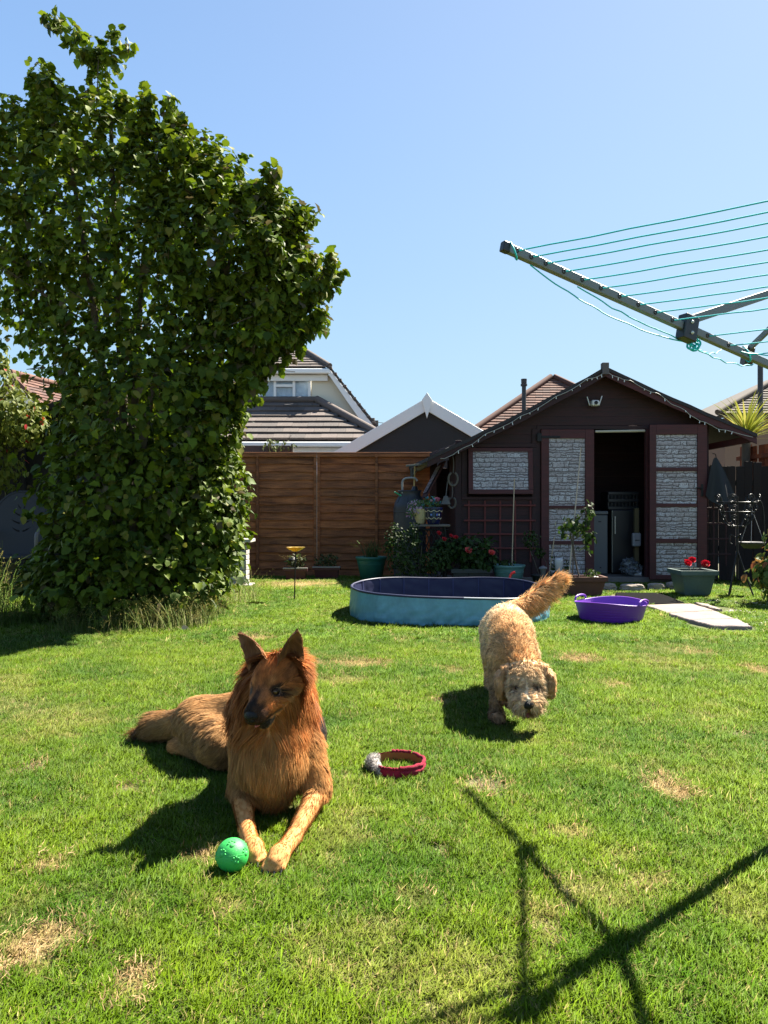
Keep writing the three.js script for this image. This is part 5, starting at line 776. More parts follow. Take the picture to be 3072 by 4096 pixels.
  const coat = (p, n) => {
    L.copy(p).applyMatrix4(H.inv); const hf = headField(L);
    if (hf < .008 && L.z > -.05) {
      const e = Math.min(L.distanceTo(eyeL[0]), L.distanceTo(eyeL[1])); if (e < .019) return null; const c = headColour(L), muz = smooth(.06, .1, L.z), ax = Math.abs(L.x);
      const beard = muz * smooth(-.02, -.06, L.y), topk = smooth(.02, .05, L.y);
      const flow = beard > .3 ? V(Math.sign(L.x) * .5, -1, .1) : muz > .5 ? V(Math.sign(L.x) * 1, -.35, -.2) : topk > .3 ? V(L.x * 12, .1, .8 - L.z * 10) : V(Math.sign(L.x) * .6, -.7, .1);
      return { len: mix(mix(.028, .022, muz), .05, beard), col: c, tip: c, flow: flow.applyQuaternion(H.q), lift: .35, droop: .15, width: .0014, mess: .35, lock: 45, curl: muz > .5 ? 0 : .35 };
    }
    const k = blend(B, p, .02), c = bodyColour(p, k), tail = k.len > .06;
    return { len: k.len, col: c, tip: c, flow: k.flow, lift: tail ? k.lift : .45, droop: k.droop, width: tail ? .002 : .0017, mess: tail ? .35 : .75, lock: tail ? 26 : 45, curl: tail ? .12 : .6, clump: tail ? .03 : .017, band: .3 };
  };
  const whole = joinIndexed([body, head, ears]); paint(whole, (p, n) => { L.copy(p).applyMatrix4(H.inv); if (headField(L) < .01 && L.z > -.04) return headColour(L); if (earField(L) < .006) return [.5, .3, .15]; return bodyColour(p, blend(B, p, .02)); });
  whole.scale(DOG, DOG, DOG); part(dog, 'body', whole, skinMat);
  const f1 = growFur(body, 62000, (p, n) => { L.copy(p).applyMatrix4(H.inv); if (headField(L) < .008 && L.z > -.03) return null; const k = coat(p, n); return k; }, 51, p => { L.copy(p).applyMatrix4(H.inv); return smin(bones(all, p, .035), headField(L), .03); });
  const f2 = growFur(head, 20000, coat, 52), f4 = growFur(body, 90000, (p, n) => { if (p.x < .79 || p.y < .36) return null; const k = coat(p, n); k.len *= rr(R0, .7, 1); k.width = .0014; return k; }, 54);
  const f3 = growFur(ears, 9000, (p, n) => { const v = n3(p.x * 30, p.y * 30, p.z * 30), c = mixc([.52, .3, .14], [.66, .45, .25], .5 + .5 * v); return { len: .022, col: c, tip: c, flow: V(0, -1, .1), lift: .18, droop: .2, width: .0014, mess: .3, lock: 40, curl: .2 }; }, 53);
  const fur = merge([f1, f2, f3, f4]); fur.scale(DOG, DOG, DOG); part(dog, 'fur', fur, furMat, 'stuff');
  const place = (g, x, y, z) => { g.translate(x, y, z); g.applyMatrix4(H.m); g.scale(DOG, DOG, DOG); return g; };
  const ng = new THREE.SphereGeometry(1, 24, 16); ng.scale(.0225, .0175, .016); part(dog, 'nose', place(ng, 0, -.038, .158), noseMat);
  for (const e of eyeL) part(dog, 'eye', place(new THREE.SphereGeometry(.0145, 20, 14), e.x, e.y, e.z - .001), eyeMat);
  const tg = new THREE.SphereGeometry(1, 20, 12); tg.scale(.016, .005, .022); tg.rotateX(.75); part(dog, 'tongue', place(tg, 0, -.097, .12), std({ color: C(.3, .07, .06), roughness: .45 }));
}

// ---------------------------------------------------------------- things on the lawn
const plastic = (r, g, b, ro = .5) => std({ color: C(r, g, b), roughness: ro });
{ // paddling pool: folding wall panels, navy lining and rim
  const pool = thing('paddling_pool', 'blue folding paddling pool with navy lining behind the curly dog', 'paddling pool'), cx = .562, cz = -6.47, rx = .85, rz = .76, n = 96;
  const shape = a => { const c = Math.cos(a), s = Math.sin(a), p = 2.7, k = 1 / Math.pow(Math.pow(Math.abs(c), p) + Math.pow(Math.abs(s), p), 1 / p), pan = 1 - .006 * Math.abs(Math.sin(a * 11)); return V(cx + rx * k * c * pan, 0, cz + rz * k * s * pan); };
  const top = a => .245 - .03 * smooth(.2, .9, Math.cos(a - .9)) + .006 * Math.sin(a * 5);
  const wall = (off, out) => { const P = [], I = [], U = [], m = 12; for (let j = 0; j <= m; j++) for (let i = 0; i <= n * 2; i++) { const a = i / (n * 2) * Math.PI * 2, q = shape(a), d = V(q.x - cx, 0, q.z - cz).normalize(), t = j / m, h = top(a); const fold = out ? .012 * Math.pow(1 - t, 1.2) * n2(a * 9, t * 3) + .006 * (1 - t) * n2(a * 24, t * 4 + 3) + .01 * Math.exp(-(((t - .25 - .2 * Math.sin(a * 7)) / .08) ** 2)) * Math.max(0, n2(a * 5, 9)) : .004 * n2(a * 8, t * 2); q.addScaledVector(d, off + fold + (out ? .012 * Math.sin(t * Math.PI) * (1 - t) : 0)); P.push(q.x, .004 + h * t, q.z); U.push(a * rx, t * h); } const w = n * 2 + 1; for (let j = 0; j < m; j++) for (let i = 0; i < n * 2; i++) { const a = j * w + i; out ? I.push(a, a + w, a + 1, a + 1, a + w, a + w + 1) : I.push(a, a + 1, a + w, a + 1, a + w + 1, a + w); } const g = new THREE.BufferGeometry(); g.setAttribute('position', new THREE.Float32BufferAttribute(P, 3)); g.setAttribute('uv', new THREE.Float32BufferAttribute(U, 2)); g.setIndex(I); g.computeVertexNormals(); return g; };
  const fab = std({ color: C(.12, .31, .4), roughness: .45, map: mottleTex, side: THREE.DoubleSide }), navy = std({ color: C(.009, .012, .045), roughness: .5, side: THREE.DoubleSide });
  part(pool, 'outer_wall', wall(.006, true), fab); part(pool, 'inner_wall', wall(-.006, false), navy);
  const rim = []; for (let i = 0; i < n; i++) { const a = i / n * Math.PI * 2, q = shape(a); q.y = top(a) + .004; rim.push(q); } part(pool, 'rim', tube(rim, .0105, 160, 7, true), navy);
  const worn2 = []; for (let i = 0; i <= 26; i++) { const a = .25 + i / 26 * 1.25, q = shape(a), d = V(q.x - cx, 0, q.z - cz).normalize(); q.y = top(a) + .008; q.addScaledVector(d, .008); worn2.push(q); } part(pool, 'worn_rim_tape', tube(worn2, .006, 60, 6), plastic(.35, .37, .4, .4));
  const fl = []; for (let i = 0; i < n; i++) { const a = i / n * Math.PI * 2, b = (i + 1) / n * Math.PI * 2, p = shape(a), q = shape(b); p.y = q.y = .012; fl.push([V(cx, .012, cz), q, p, p]); } part(pool, 'floor', quadGeo(fl.map(([a, b, c]) => [a, b, c, c])), navy);
  for (let i = 0; i < 22; i++) { const a = i / 22 * Math.PI * 2, q = shape(a), d = V(q.x - cx, 0, q.z - cz).normalize(); part(pool, 'panel_seam', bar(q.clone().addScaledVector(d, -.011).setY(.014), q.clone().addScaledVector(d, -.011).setY(top(a)), .012, .004, V(-d.z, 0, d.x)), std({ color: C(.022, .028, .09), roughness: .5 })); }
  blockers.push([cx, cz, rx * .99, rz * .99]);
}
{ // purple trug
  const tub = thing('rubber_tub', 'round purple flexible tub with two handles on the lawn by the path', 'tub'), m = std({ color: C(.125, .022, .3), roughness: .42 }), c = [1.885, -6.08];
  const w = lathe([[0, .008], [.235, .006], [.245, .012], [.283, .15], [.29, .156], [.286, .161], [.277, .156], [.24, .02], [0, .018]], 56), p = w.attributes.position; for (let i = 0; i < p.count; i++) { const a = Math.atan2(p.getZ(i), p.getX(i)), y = p.getY(i); p.setY(i, y + (y > .05 ? .012 * Math.cos(2 * (a - 2.2)) * y / .15 : 0)); p.setX(i, p.getX(i) * (1 + .02 * Math.cos(2 * a))); } w.computeVertexNormals(); part(tub, 'body', w, m);
  for (let k = 0; k < 5; k++) part(tub, 'rib', new THREE.TorusGeometry(.25 + k * .006, .0025, 5, 60).rotateX(Math.PI / 2).translate(0, .035 + k * .022, 0), m);
  for (const a of [2.35, -.75]) { const h = [], d = V(Math.cos(a), 0, -Math.sin(a)), s = V(d.z, 0, -d.x); for (let i = 0; i <= 10; i++) { const t = i / 10 * Math.PI; h.push(d.clone().multiplyScalar(.281).addScaledVector(s, -Math.cos(t) * .085).add(V(0, .152 + .038 * Math.pow(Math.sin(t), .6), 0))); } part(tub, 'handle', tube(h, .009, 30, 8), m); }
  part(tub, 'water', new THREE.CircleGeometry(.262, 48).rotateX(-Math.PI / 2).translate(0, .095, 0), std({ color: C(.85, .88, 1), roughness: .02, transmission: .85, thickness: 0 })); tub.position.set(c[0], 0, c[1]); blockers.push([c[0], c[1], .24, .24]);
}
{ // treat ball with raised paw prints
  const b = thing('green_ball', 'green rubber dog ball with raised paw prints beside the front paws', 'ball', null, [-.38, .0405, -1.832]), m = std({ color: C(.03, .4, .07), roughness: .5, bumpMap: scaled(speckTex, 3, 3), bumpScale: .0006 }), R = .0405; part(b, 'sphere', new THREE.SphereGeometry(R, 48, 32), m);
  const dot = (d, r) => { const g = new THREE.SphereGeometry(1, 14, 10); g.scale(r, r * .9, .0028); g.applyQuaternion(new THREE.Quaternion().setFromUnitVectors(V(0, 0, 1), d)); g.translate(d.x * R * .985, d.y * R * .985, d.z * R * .985); return g; };
  const paw = (yaw, pit, roll) => { const q = new THREE.Quaternion().setFromEuler(new THREE.Euler(-pit, yaw, roll, 'YXZ')), at = (x, y) => V(x, y, R).normalize().applyQuaternion(q); return [dot(at(0, -.004), .0062), dot(at(-.0085, .004), .0029), dot(at(-.0035, .009), .0029), dot(at(.0035, .009), .0029), dot(at(.0085, .004), .0029)]; };
  for (const a of [[-.55, .45, -.4], [.42, .05, .25], [.15, 1.1, .3], [1.25, .35, 0], [-1.3, 0, .5], [2.4, .4, 0]]) part(b, 'paw_print', paw(...a), m);
  part(b, 'seam', new THREE.TorusGeometry(R * .998, .0006, 4, 64).rotateX(1.2).rotateY(.3), m);
}
{ // chewed headband / collar ring
  const h = thing('red_headband', 'chewed red plush headband ring with grey fur lying on the lawn', 'headband', null, [.046, 0, -2.55]), R = .088, n = 60, r = rng(12), a0 = -2.35, a1 = 2.75, red = std({ color: C(.3, .008, .035), roughness: .95, bumpMap: scaled(speckTex, 12, 2), bumpScale: .003 }), brown = std({ color: C(.3, .1, .022), roughness: .8 });
  const strip = (r0, y0, y1, jag) => { const P = [], I = []; for (let i = 0; i <= n; i++) { const a = mix(a0, a1, i / n), c = Math.cos(a), s = Math.sin(a), k = r0 * (1 + .02 * n2(a * 2, 3)), t = y1 + jag * n2(a * 7, r0 * 50); P.push(k * c * 1.03, y0, -k * s * .98, k * c * 1.03, t, -k * s * .98); } for (let i = 0; i < n; i++) { const a = 2 * i; I.push(a, a + 2, a + 1, a + 1, a + 2, a + 3); } const g = new THREE.BufferGeometry(); g.setAttribute('position', new THREE.Float32BufferAttribute(P, 3)); g.setIndex(I); g.computeVertexNormals(); return g; };
  red.side = brown.side = THREE.DoubleSide; part(h, 'plush_outside', strip(R + .004, .002, .037, .004), red); part(h, 'inner_band', strip(R - .003, .002, .035, .002), brown);
  for (const [b0, b1, y, rad] of [[-1.5, .9, .036, .0068], [1.0, 1.75, .037, .006], [-1.5, .2, .02, .0075], [-2.3, -1.5, .035, .0045]]) { const p = []; for (let i = 0; i <= 16; i++) { const a = mix(b0, b1, i / 16); p.push(V((R + .003) * Math.cos(a) * 1.03 + .002 * n2(a * 9, y * 40), y + .003 * n2(a * 8, y * 90), -(R + .003) * Math.sin(a) * .98)); } part(h, 'plush_roll', tube(p, rad, 40, 8), red); }
  const f = []; for (const [a, y, rad] of [[2.6, .026, .012], [2.9, .027, .013], [3.25, .025, .014], [3.6, .02, .012]]) f.push(bone([R * Math.cos(a), y, -R * Math.sin(a), rad, R * Math.cos(a + .3), y, -R * Math.sin(a + .3), rad], .02, [0, 1, 0], [.4, .38, .36]));
  const g = meshField(p => bones(f, p, .02), V(-.15, -.01, -.1), V(.02, .08, .1), .005); const fur = growFur(g, 2200, (p, nn, rd) => { const t = n3(p.x * 60, p.y * 60, p.z * 60), c = t > .15 ? [.62, .6, .56] : t < -.35 ? [.1, .095, .09] : [.36, .33, .31]; return { len: .016, col: c, tip: c, flow: V(t, .4, rd() - .5), lift: .6, droop: 0, width: .0009, mess: .9, lock: 60 }; }, 91); part(h, 'fur_piece', paint(g, () => [.22, .2, .19]), skinMat); part(h, 'fur', fur, furMat, 'stuff');
}
{ // glass dish on a rod
  const d = thing('bird_dish', 'yellow glass bird dish on a thin metal rod stuck in the lawn', 'bird dish', null, [-.905, 0, -7.38]), g = std({ color: C(.6, .4, .06), roughness: .25, transmission: .55, thickness: 0, side: THREE.DoubleSide }); part(d, 'rod', rod(V(0, -.02, 0), V(.012, .5, 0), .006, .006, 8), ironMat);
  const l = lathe([[0, 0], [.03, .004], [.06, .02], [.088, .042], [.092, .046], [.086, .044], [.058, .024], [.03, .008], [0, .004]], 40), p = l.attributes.position; for (let i = 0; i < p.count; i++) { const x = p.getX(i), z = p.getZ(i), r2 = Math.hypot(x, z), a = Math.atan2(z, x), k = 1 + .08 * Math.cos(a * 9) * smooth(.03, .09, r2); p.setX(i, x * k); p.setZ(i, z * k); } l.computeVertexNormals(); l.translate(.012, .5, 0); part(d, 'dish', l, g); for (const [x, z] of [[.06, .02], [.045, -.03], [-.02, .03]]) part(d, 'seed', new THREE.SphereGeometry(.008, 8, 6).translate(x, .535, z), plastic(.2, .12, .06, .8));
}
{ // path slabs, mat, edging stones, gravel
  const st = [0, 1, 2].map(i => std({ color: C(.27 - .02 * i, .215 - .015 * i, .175), map: mottleTex, roughness: .92, bumpMap: scaled(speckTex, 2, 2), bumpScale: .004 })), path = new THREE.Group(); path.name = 'garden_path'; path.userData = { label: 'uneven pinkish stone slabs leading from the lawn to the shed', category: 'path', kind: 'structure' }; scene.add(path);
  const quads = [[[2.468, -6.915], [2.961, -7.035], [2.948, -6.519], [2.466, -6.361]], [[2.452, -6.324], [2.929, -6.477], [2.887, -6.001], [2.471, -5.934]], [[2.46, -5.909], [2.878, -5.971], [2.801, -5.56], [2.521, -5.595]], [[2.98, -7.03], [3.05, -6.9], [3.0, -6.5], [2.965, -6.52]]];
  quads.forEach((q0, k) => { const cxs = q0.reduce((m, e) => m + e[0], 0) / 4, czs = q0.reduce((m, e) => m + e[1], 0) / 4, q = q0.map(e => [mix(cxs, e[0], .95), mix(czs, e[1], .94)]), pts = []; q.forEach((a, i) => { const b = q[(i + 1) % 4]; for (let j = 0; j < 5; j++) pts.push([mix(a[0], b[0], j / 5) + .014 * n2(i * 3 + j, k), -mix(a[1], b[1], j / 5) + .014 * n2(j * 2, k + i)]); }); const g = plate(pts, .03, .006); g.rotateX(-Math.PI / 2); g.translate(0, -.012 + .004 * k, 0); const m = part(path, 'slab', g, st[k % 3]); blockers.push([(q[0][0] + q[2][0]) / 2, (q[0][1] + q[2][1]) / 2, .27, .3]); });
  const mat = thing('door_mat', 'black rubber mat lying in the shade before the shed door', 'mat'); const mg = plate([[2.531, 7.984], [3.011, 7.984], [2.904, 7.07], [2.241, 6.932]], .012, .003); mg.rotateX(-Math.PI / 2); mg.translate(0, .006, 0); part(mat, 'sheet', mg, std({ color: C(.004, .004, .0045), roughness: 1, specularIntensity: .1, transmission: 0, bumpMap: scaled(speckTex, 6, 6), bumpScale: .003 })); blockers.push([2.68, -7.5, .36, .55]);
  const r = rng(14); [[2.55, -8.35, .2], [2.82, -8.3, .26], [3.12, -8.38, .18], [3.36, -8.5, .14]].forEach(([x, z, w], i) => { const t = thing('edging_stone', ['rough stone block nearest the terracotta trough below the door step', 'longest rough stone block before the shed door step', 'small stone block in front of the open doorway', 'smallest edging stone below the open door leaf'][i], 'stone', 'edging stones before the shed step'); const g = new THREE.IcosahedronGeometry(1, 3), p = g.attributes.position; for (let k = 0; k < p.count; k++) { const q = V(p.getX(k), p.getY(k), p.getZ(k)); const b = 1 / Math.pow(Math.abs(q.x) ** 4 + Math.abs(q.y) ** 4 + Math.abs(q.z) ** 4, .25), n = 1 + .12 * n3(q.x * 2 + i * 5, q.y * 2, q.z * 2); p.setXYZ(k, q.x * b * n * w / 2, q.y * b * n * .05, q.z * b * n * .07); } g.computeVertexNormals(); g.translate(x, .035, z); part(t, 'block', g, std({ color: C(.3, .25, .21), roughness: .95, map: mottleTex, bumpMap: speckTex, bumpScale: .004 })); });
  const gs = thing('gravel', 'loose pale gravel beside the last path slab', 'gravel'); gs.userData.kind = 'stuff'; const gg = new THREE.DodecahedronGeometry(.012, 0), list = []; for (let i = 0; i < 2600; i++) { const x = rr(r, 2.85, 4.4), z = rr(r, -7.4, -5.6), k = r(); if (x < 2.92 + .5 * n2(z * 2, 4) + (z > -6.2 ? -.1 : .35)) continue; const m = new THREE.Matrix4().compose(V(x, groundY(x, z) + .003, z), new THREE.Quaternion().setFromEuler(new THREE.Euler(r() * 6, r() * 6, r() * 6)), V(1, 1, 1).multiplyScalar(rr(r, .5, 1.5))); const t = .22 + .35 * k; list.push([m, C(t, t * .88, t * .76)]); } instanced(gs, 'pebbles', gg, std({ color: C(1, 1, 1), roughness: .9 }), list);
}
{ // rotary airer
  const a = thing('rotary_airer', 'grey rotary washing line with turquoise cords reaching in from the right', 'washing line'), S = .9, grey = std({ color: C(.13, .138, .138), roughness: .45, metalness: .2 }), blk = plastic(.012, .012, .013, .4), cord = std({ color: C(.0, .42, .46), roughness: .5 });
  const hub = V(1.305, 1.26, -2.16), tips = [V(.277, 1.5, -1.66), V(1.368, 1.69, -3.222), V(1.305, 1.5, -1.015)], top = V(1.305, 1.64, -2.16);
  part(a, 'pole', rod(V(hub.x, -.1, hub.z), top, .017, .017, 16), grey); part(a, 'hub', rod(hub.clone().add(V(0, -.06, 0)), hub.clone().add(V(0, .05, 0)), .03, .03, 16), blk); part(a, 'top_collar', rod(top.clone().add(V(0, -.08, 0)), top, .036, .03, 16), blk);
  const frac = [.0213, .0565, .0927, .139, .188, .2385, .2905, .3446, .395, .447, .559, .629, .7]; // from the tip towards the hub
  tips.forEach((t, i) => {
    const dir = V().subVectors(hub, t).normalize(); part(a, 'arm', bar(t, hub, .022, .016, V(0, 1, 0)), grey); part(a, 'end_cap', bar(t.clone().addScaledVector(dir, -.012), t.clone().addScaledVector(dir, .008), .024, .0175, V(0, 1, 0)), blk);
    const br = V().lerpVectors(t, hub, .502); part(a, 'bracket', bar(br.clone().addScaledVector(dir, -.024), br.clone().addScaledVector(dir, .024), .066, .03, V(0, 1, 0)), blk); part(a, 'strut', bar(br.clone().add(V(0, .02, 0)), top.clone().add(V(0, -.04, 0)), .024, .009, V(0, 1, 0)), grey);
    const side = V().crossVectors(dir, V(0, 1, 0)).normalize(); if (i === 0) { if (side.z < 0) side.negate(); for (const f of frac) { const p = V().lerpVectors(t, hub, f).addScaledVector(side, .0083); part(a, 'grommet', new THREE.TorusGeometry(.0042, .0018, 8, 16).applyQuaternion(new THREE.Quaternion().setFromUnitVectors(V(0, 0, 1), side)).translate(p.x, p.y, p.z), blk); } for (const k of [-.014, .014]) part(a, 'rivet', new THREE.SphereGeometry(.0045, 10, 8).translate(br.x, br.y, br.z).translate(side.x * .016, k, side.z * .016), plastic(.5, .5, .5, .3)); }
  });
  const r = rng(19), line = (p, q, sag, n = 14, wob = .0012) => { const c = []; for (let i = 0; i <= n; i++) { const t = i / n; c.push(V().lerpVectors(p, q, t).add(V(wob * n2(t * 6, p.x * 9), -sag * 4 * t * (1 - t) + wob * n2(t * 7, p.y * 9 + q.x), 0))); } return tube(c, .0017, n * 2, 5); };
  for (const [i, j, sag] of [[0, 2, .0015]]) for (const f of frac) part(a, 'cord', line(V().lerpVectors(tips[i], hub, f), V().lerpVectors(tips[j], hub, f), sag * (.6 + r())), cord);
  // slack cords between the near arm and the far arm, gathered under the arm
  const knot = V().lerpVectors(tips[0], hub, .52).add(V(.01, -.03, -.02)); for (const [f, sag] of [[.06, .03], [.18, .011]]) part(a, 'cord', line(V().lerpVectors(tips[0], hub, f).add(V(0, -.016, 0)), knot, sag, 14, .003), cord);
  for (const f of [.05, .3, .6]) part(a, 'cord', line(knot, V().lerpVectors(tips[1], hub, f), .03, 12, .006), cord); for (const f of [.66]) part(a, 'cord', line(V().lerpVectors(tips[0], hub, f), V().lerpVectors(tips[2], hub, f + .15), .01, 12, .008), cord);
  part(a, 'knot', new THREE.TorusKnotGeometry(.012, .0028, 60, 5, 3, 5).translate(knot.x, knot.y, knot.z), cord); for (const f of [.018, .7]) { const p = V().lerpVectors(tips[0], hub, f); part(a, 'cord_wrap', new THREE.TorusGeometry(.021, .002, 5, 20).rotateY(1.4).rotateZ(.4).translate(p.x, p.y, p.z), cord); }
}
// ---------------------------------------------------------------- pots and plants before the shed
const soil = std({ color: C(.05, .035, .025), roughness: 1, bumpMap: scaled(speckTex, 3, 3), bumpScale: .01 });
function roundPot(t, x, z, y, r0, r1, h, mat, ribs = true) { const w = lathe([[0, 0], [r0, 0], [mix(r0, r1, .85), h * .8], [r1 * .97, h * .84], [r1, h * .86], [r1 * 1.06, h * .93], [r1 * 1.06, h], [r1 * .98, h], [r1 * .93, h * .9], [0, h * .88]], 36); w.translate(x, y, z); part(t, 'pot', w, mat); if (ribs) part(t, 'pot_band', new THREE.TorusGeometry(mix(r0, r1, .72) * 1.005, .004, 5, 40).rotateX(Math.PI / 2).translate(x, y + h * .68, z), mat); part(t, 'soil', new THREE.CircleGeometry(r1 * .93, 28).rotateX(-Math.PI / 2).translate(x, y + h * .89, z), soil); blockers.push([x, z, r0, r0]); }
function boxPot(t, x, z, y, w0, w1, d0, d1, h, mat, lip = .02) { const s = (a, b, y0, y1, c, d) => { const q = [V(-a, y0, c), V(a, y0, c), V(a, y0, -c), V(-a, y0, -c)], p = [V(-b, y1, d), V(b, y1, d), V(b, y1, -d), V(-b, y1, -d)]; return quadGeo([[q[0], q[1], p[1], p[0]], [q[1], q[2], p[2], p[1]], [q[2], q[3], p[3], p[2]], [q[3], q[0], p[0], p[3]]]); }; mat.side = THREE.DoubleSide; const g = [s(w0 / 2, w1 / 2, 0, h, d0 / 2, d1 / 2), s(w1 / 2 + lip, w1 / 2 + lip, h - .035, h + .012, d1 / 2 + lip, d1 / 2 + lip), s(w1 / 2 + lip, w1 / 2 - .012, h + .012, h + .0121, d1 / 2 + lip, d1 / 2 - .012), s(w1 / 2 - .012, w1 / 2 - .012, h - .05, h + .012, d1 / 2 - .012, d1 / 2 - .012), s(w1 / 2, w1 / 2 + lip, h - .036, h - .035, d1 / 2, d1 / 2 + lip)]; const m = merge(g); m.translate(x, y, z); part(t, 'pot', m, mat); part(t, 'soil', new THREE.PlaneGeometry(w1 - .03, d1 - .03).rotateX(-Math.PI / 2).translate(x, y + h - .02, z), soil); blockers.push([x, z, w0 / 2, d0 / 2]); }
const stemsTo = (t, base, ends, r0 = .006, mat = barkMat) => part(t, 'stems', ends.map(e => rod(V(...base), V(...e), r0, r0 * .5, 5)), mat);
const plantGreen = (p, r) => mixc([.018, .04, .008], [.055, .095, .016], r());
function rose(parent, x, y, z, s, col, seed, name = 'rose') { // layered petals
  const g = new THREE.Group(); g.name = name; parent.add(g); const r = rng(seed), m = std({ color: C(...col), roughness: .6, transmission: .2, thickness: 0, side: THREE.DoubleSide }); g.position.set(x, y, z); g.rotation.set(.85, 0, rr(r, -.3, .3)); const petal = leafGeo(s, s * 1.1, seed, .04, .5, -.35, 6); for (let i = 0; i < 22; i++) { const t = i / 22, p = part(g, 'petal', petal, m); p.position.set(0, -s * .2, 0); p.rotation.order = 'YXZ'; p.rotation.y = i * 2.4; p.rotation.x = -mix(1.45, .25, t) + rr(r, -.1, .1); p.scale.setScalar(mix(.5, .85, t)); }
}
{ const t = thing('green_pot', 'round green plastic pot of strappy leaves against the fence', 'plant pot'), x = -.18, z = -10.35, y = -.05; roundPot(t, x, z, y, .15, .21, .32, plastic(.02, .13, .1, .5)); const r = rng(21), g = longBlade(.4, .5, .009, 3), gm = [[.09, .15, .04], [.14, .2, .06], [.07, .12, .035]].map(c => { const m = grassMat.clone(); m.color.setRGB(...c); return m; }); for (let i = 0; i < 70; i++) { const m = part(t, 'leaf', g, gm[i % 3]); m.position.set(x + rr(r, -.1, .1), y + .27, z + rr(r, -.1, .1)); m.rotation.set(rr(r, -.2, .2), r() * 6.283, rr(r, -.3, .2)); m.scale.setScalar(rr(r, .5, 1)); } }
[[-1.25, -10.4, .3, 'dark red trough planter with grasses nearer the tree'], [-.84, -10.75, .36, 'dark red trough planter with ferny leaves nearer the green pot']].forEach(([x, z, w, label], i) => { const t = thing('trough_planter', label, 'planter', 'dark red troughs along the fence'), y = groundY(x, z) - .01; boxPot(t, x, z, y, w - .04, w, .14, .17, .18, plastic(.075, .012, .015, .5)); part(t, 'pale_rim', [span(x - w / 2 - .025, x + w / 2 + .025, y + .178, y + .197, z + .09, z + .11)], plastic(.3, .27, .24, .7)); foliage(t, [[x, y + .26, z, w * .45, .1, .1, 1]], 160, { seed: 140 + i, geos: small, parts: 40, inner: .5, tipDown: -.4, col: (p, r) => mixc([.06, .08, .03], [.14, .15, .06], r()) }); const r = rng(61 + i), g = longBlade(.26, .6, .002, 5, true), m0 = grassMat.clone(); m0.color.setRGB(.2, .18, .09); for (let k = 0; k < 12; k++) { const m = part(t, 'seed_stalk', g, m0); m.position.set(x + rr(r, -.5, .5) * w * .8, y + .17, z + rr(r, -.05, .05)); m.rotation.y = r() * 6.28; } });
{ // small finial ornament in the first trough
  const t = thing('mushroom_ornament', 'small dark mushroom shaped ornament in the trough nearer the tree', 'ornament'), m = plastic(.03, .028, .03, .6); t.position.set(-1.3, .125, -10.38); part(t, 'stalk', rod(V(0, 0, 0), V(0, .1, 0), .018, .014, 10), m); part(t, 'cap', lathe([[0, .14], [.04, .13], [.065, .1], [.06, .09], [0, .095]], 20), m); }
{ // water butt
  const t = thing('water_butt', 'dark grey plastic water butt beside the shed under the gutter', 'water butt'), m = std({ color: C(.02, .023, .03), roughness: .5 }), x = .351, z = -10.0, y = -.05; part(t, 'barrel', lathe([[0, 0], [.19, 0], [.215, .03], [.222, .3], [.222, 1.0], [.21, 1.06], [.165, 1.14], [.15, 1.17], [.148, 1.22], [.16, 1.225], [.162, 1.245], [0, 1.25]], 40).translate(x, y, z), m); for (const h of [.2, .45, .7, .95]) part(t, 'band', new THREE.TorusGeometry(.221, .006, 6, 48).rotateX(Math.PI / 2).translate(x, y + h, z), m); for (let i = 0; i < 8; i++) { const a = i / 8 * 6.283 + .2; part(t, 'shoulder_rib', rod(V(x + .205 * Math.cos(a), y + 1.07, z + .205 * Math.sin(a)), V(x + .155 * Math.cos(a), y + 1.16, z + .155 * Math.sin(a)), .009, .008, 6), m); }
  part(t, 'carry_handle', tube([V(x - .1, 1.15, z + .1), V(x - .1, 1.31, z + .1), V(x - .07, 1.35, z + .1), V(x + .07, 1.355, z + .1), V(x + .1, 1.32, z + .1)], .014, 30, 8), plastic(.22, .22, .22, .5)); part(t, 'green_pipe', rod(V(x - .12, 1.12, z + .12), V(x - .21, 1.17, z + .16), .011, .011, 8), plastic(.02, .3, .14, .4));
  const b = thing('pipe_fitting', 'black and brass pipe fitting standing on the water butt lid', 'pipe'); part(b, 'stem', rod(V(.41, 1.2, -9.98), V(.42, 1.56, -9.98), .012, .012, 8), std({ color: C(.35, .25, .1), roughness: .4, metalness: .5 })); part(b, 'valve', rod(V(.38, 1.36, -9.96), V(.375, 1.5, -9.96), .022, .022, 10), plastic(.012, .012, .012, .3)); part(b, 'base', rod(V(.42, 1.2, -9.98), V(.42, 1.25, -9.98), .05, .03, 12), plastic(.012, .012, .012, .3)); part(b, 'tray', bar(V(.3, 1.53, -9.98), V(.62, 1.56, -9.98), .05, .025), plastic(.1, .1, .09, .5)); }
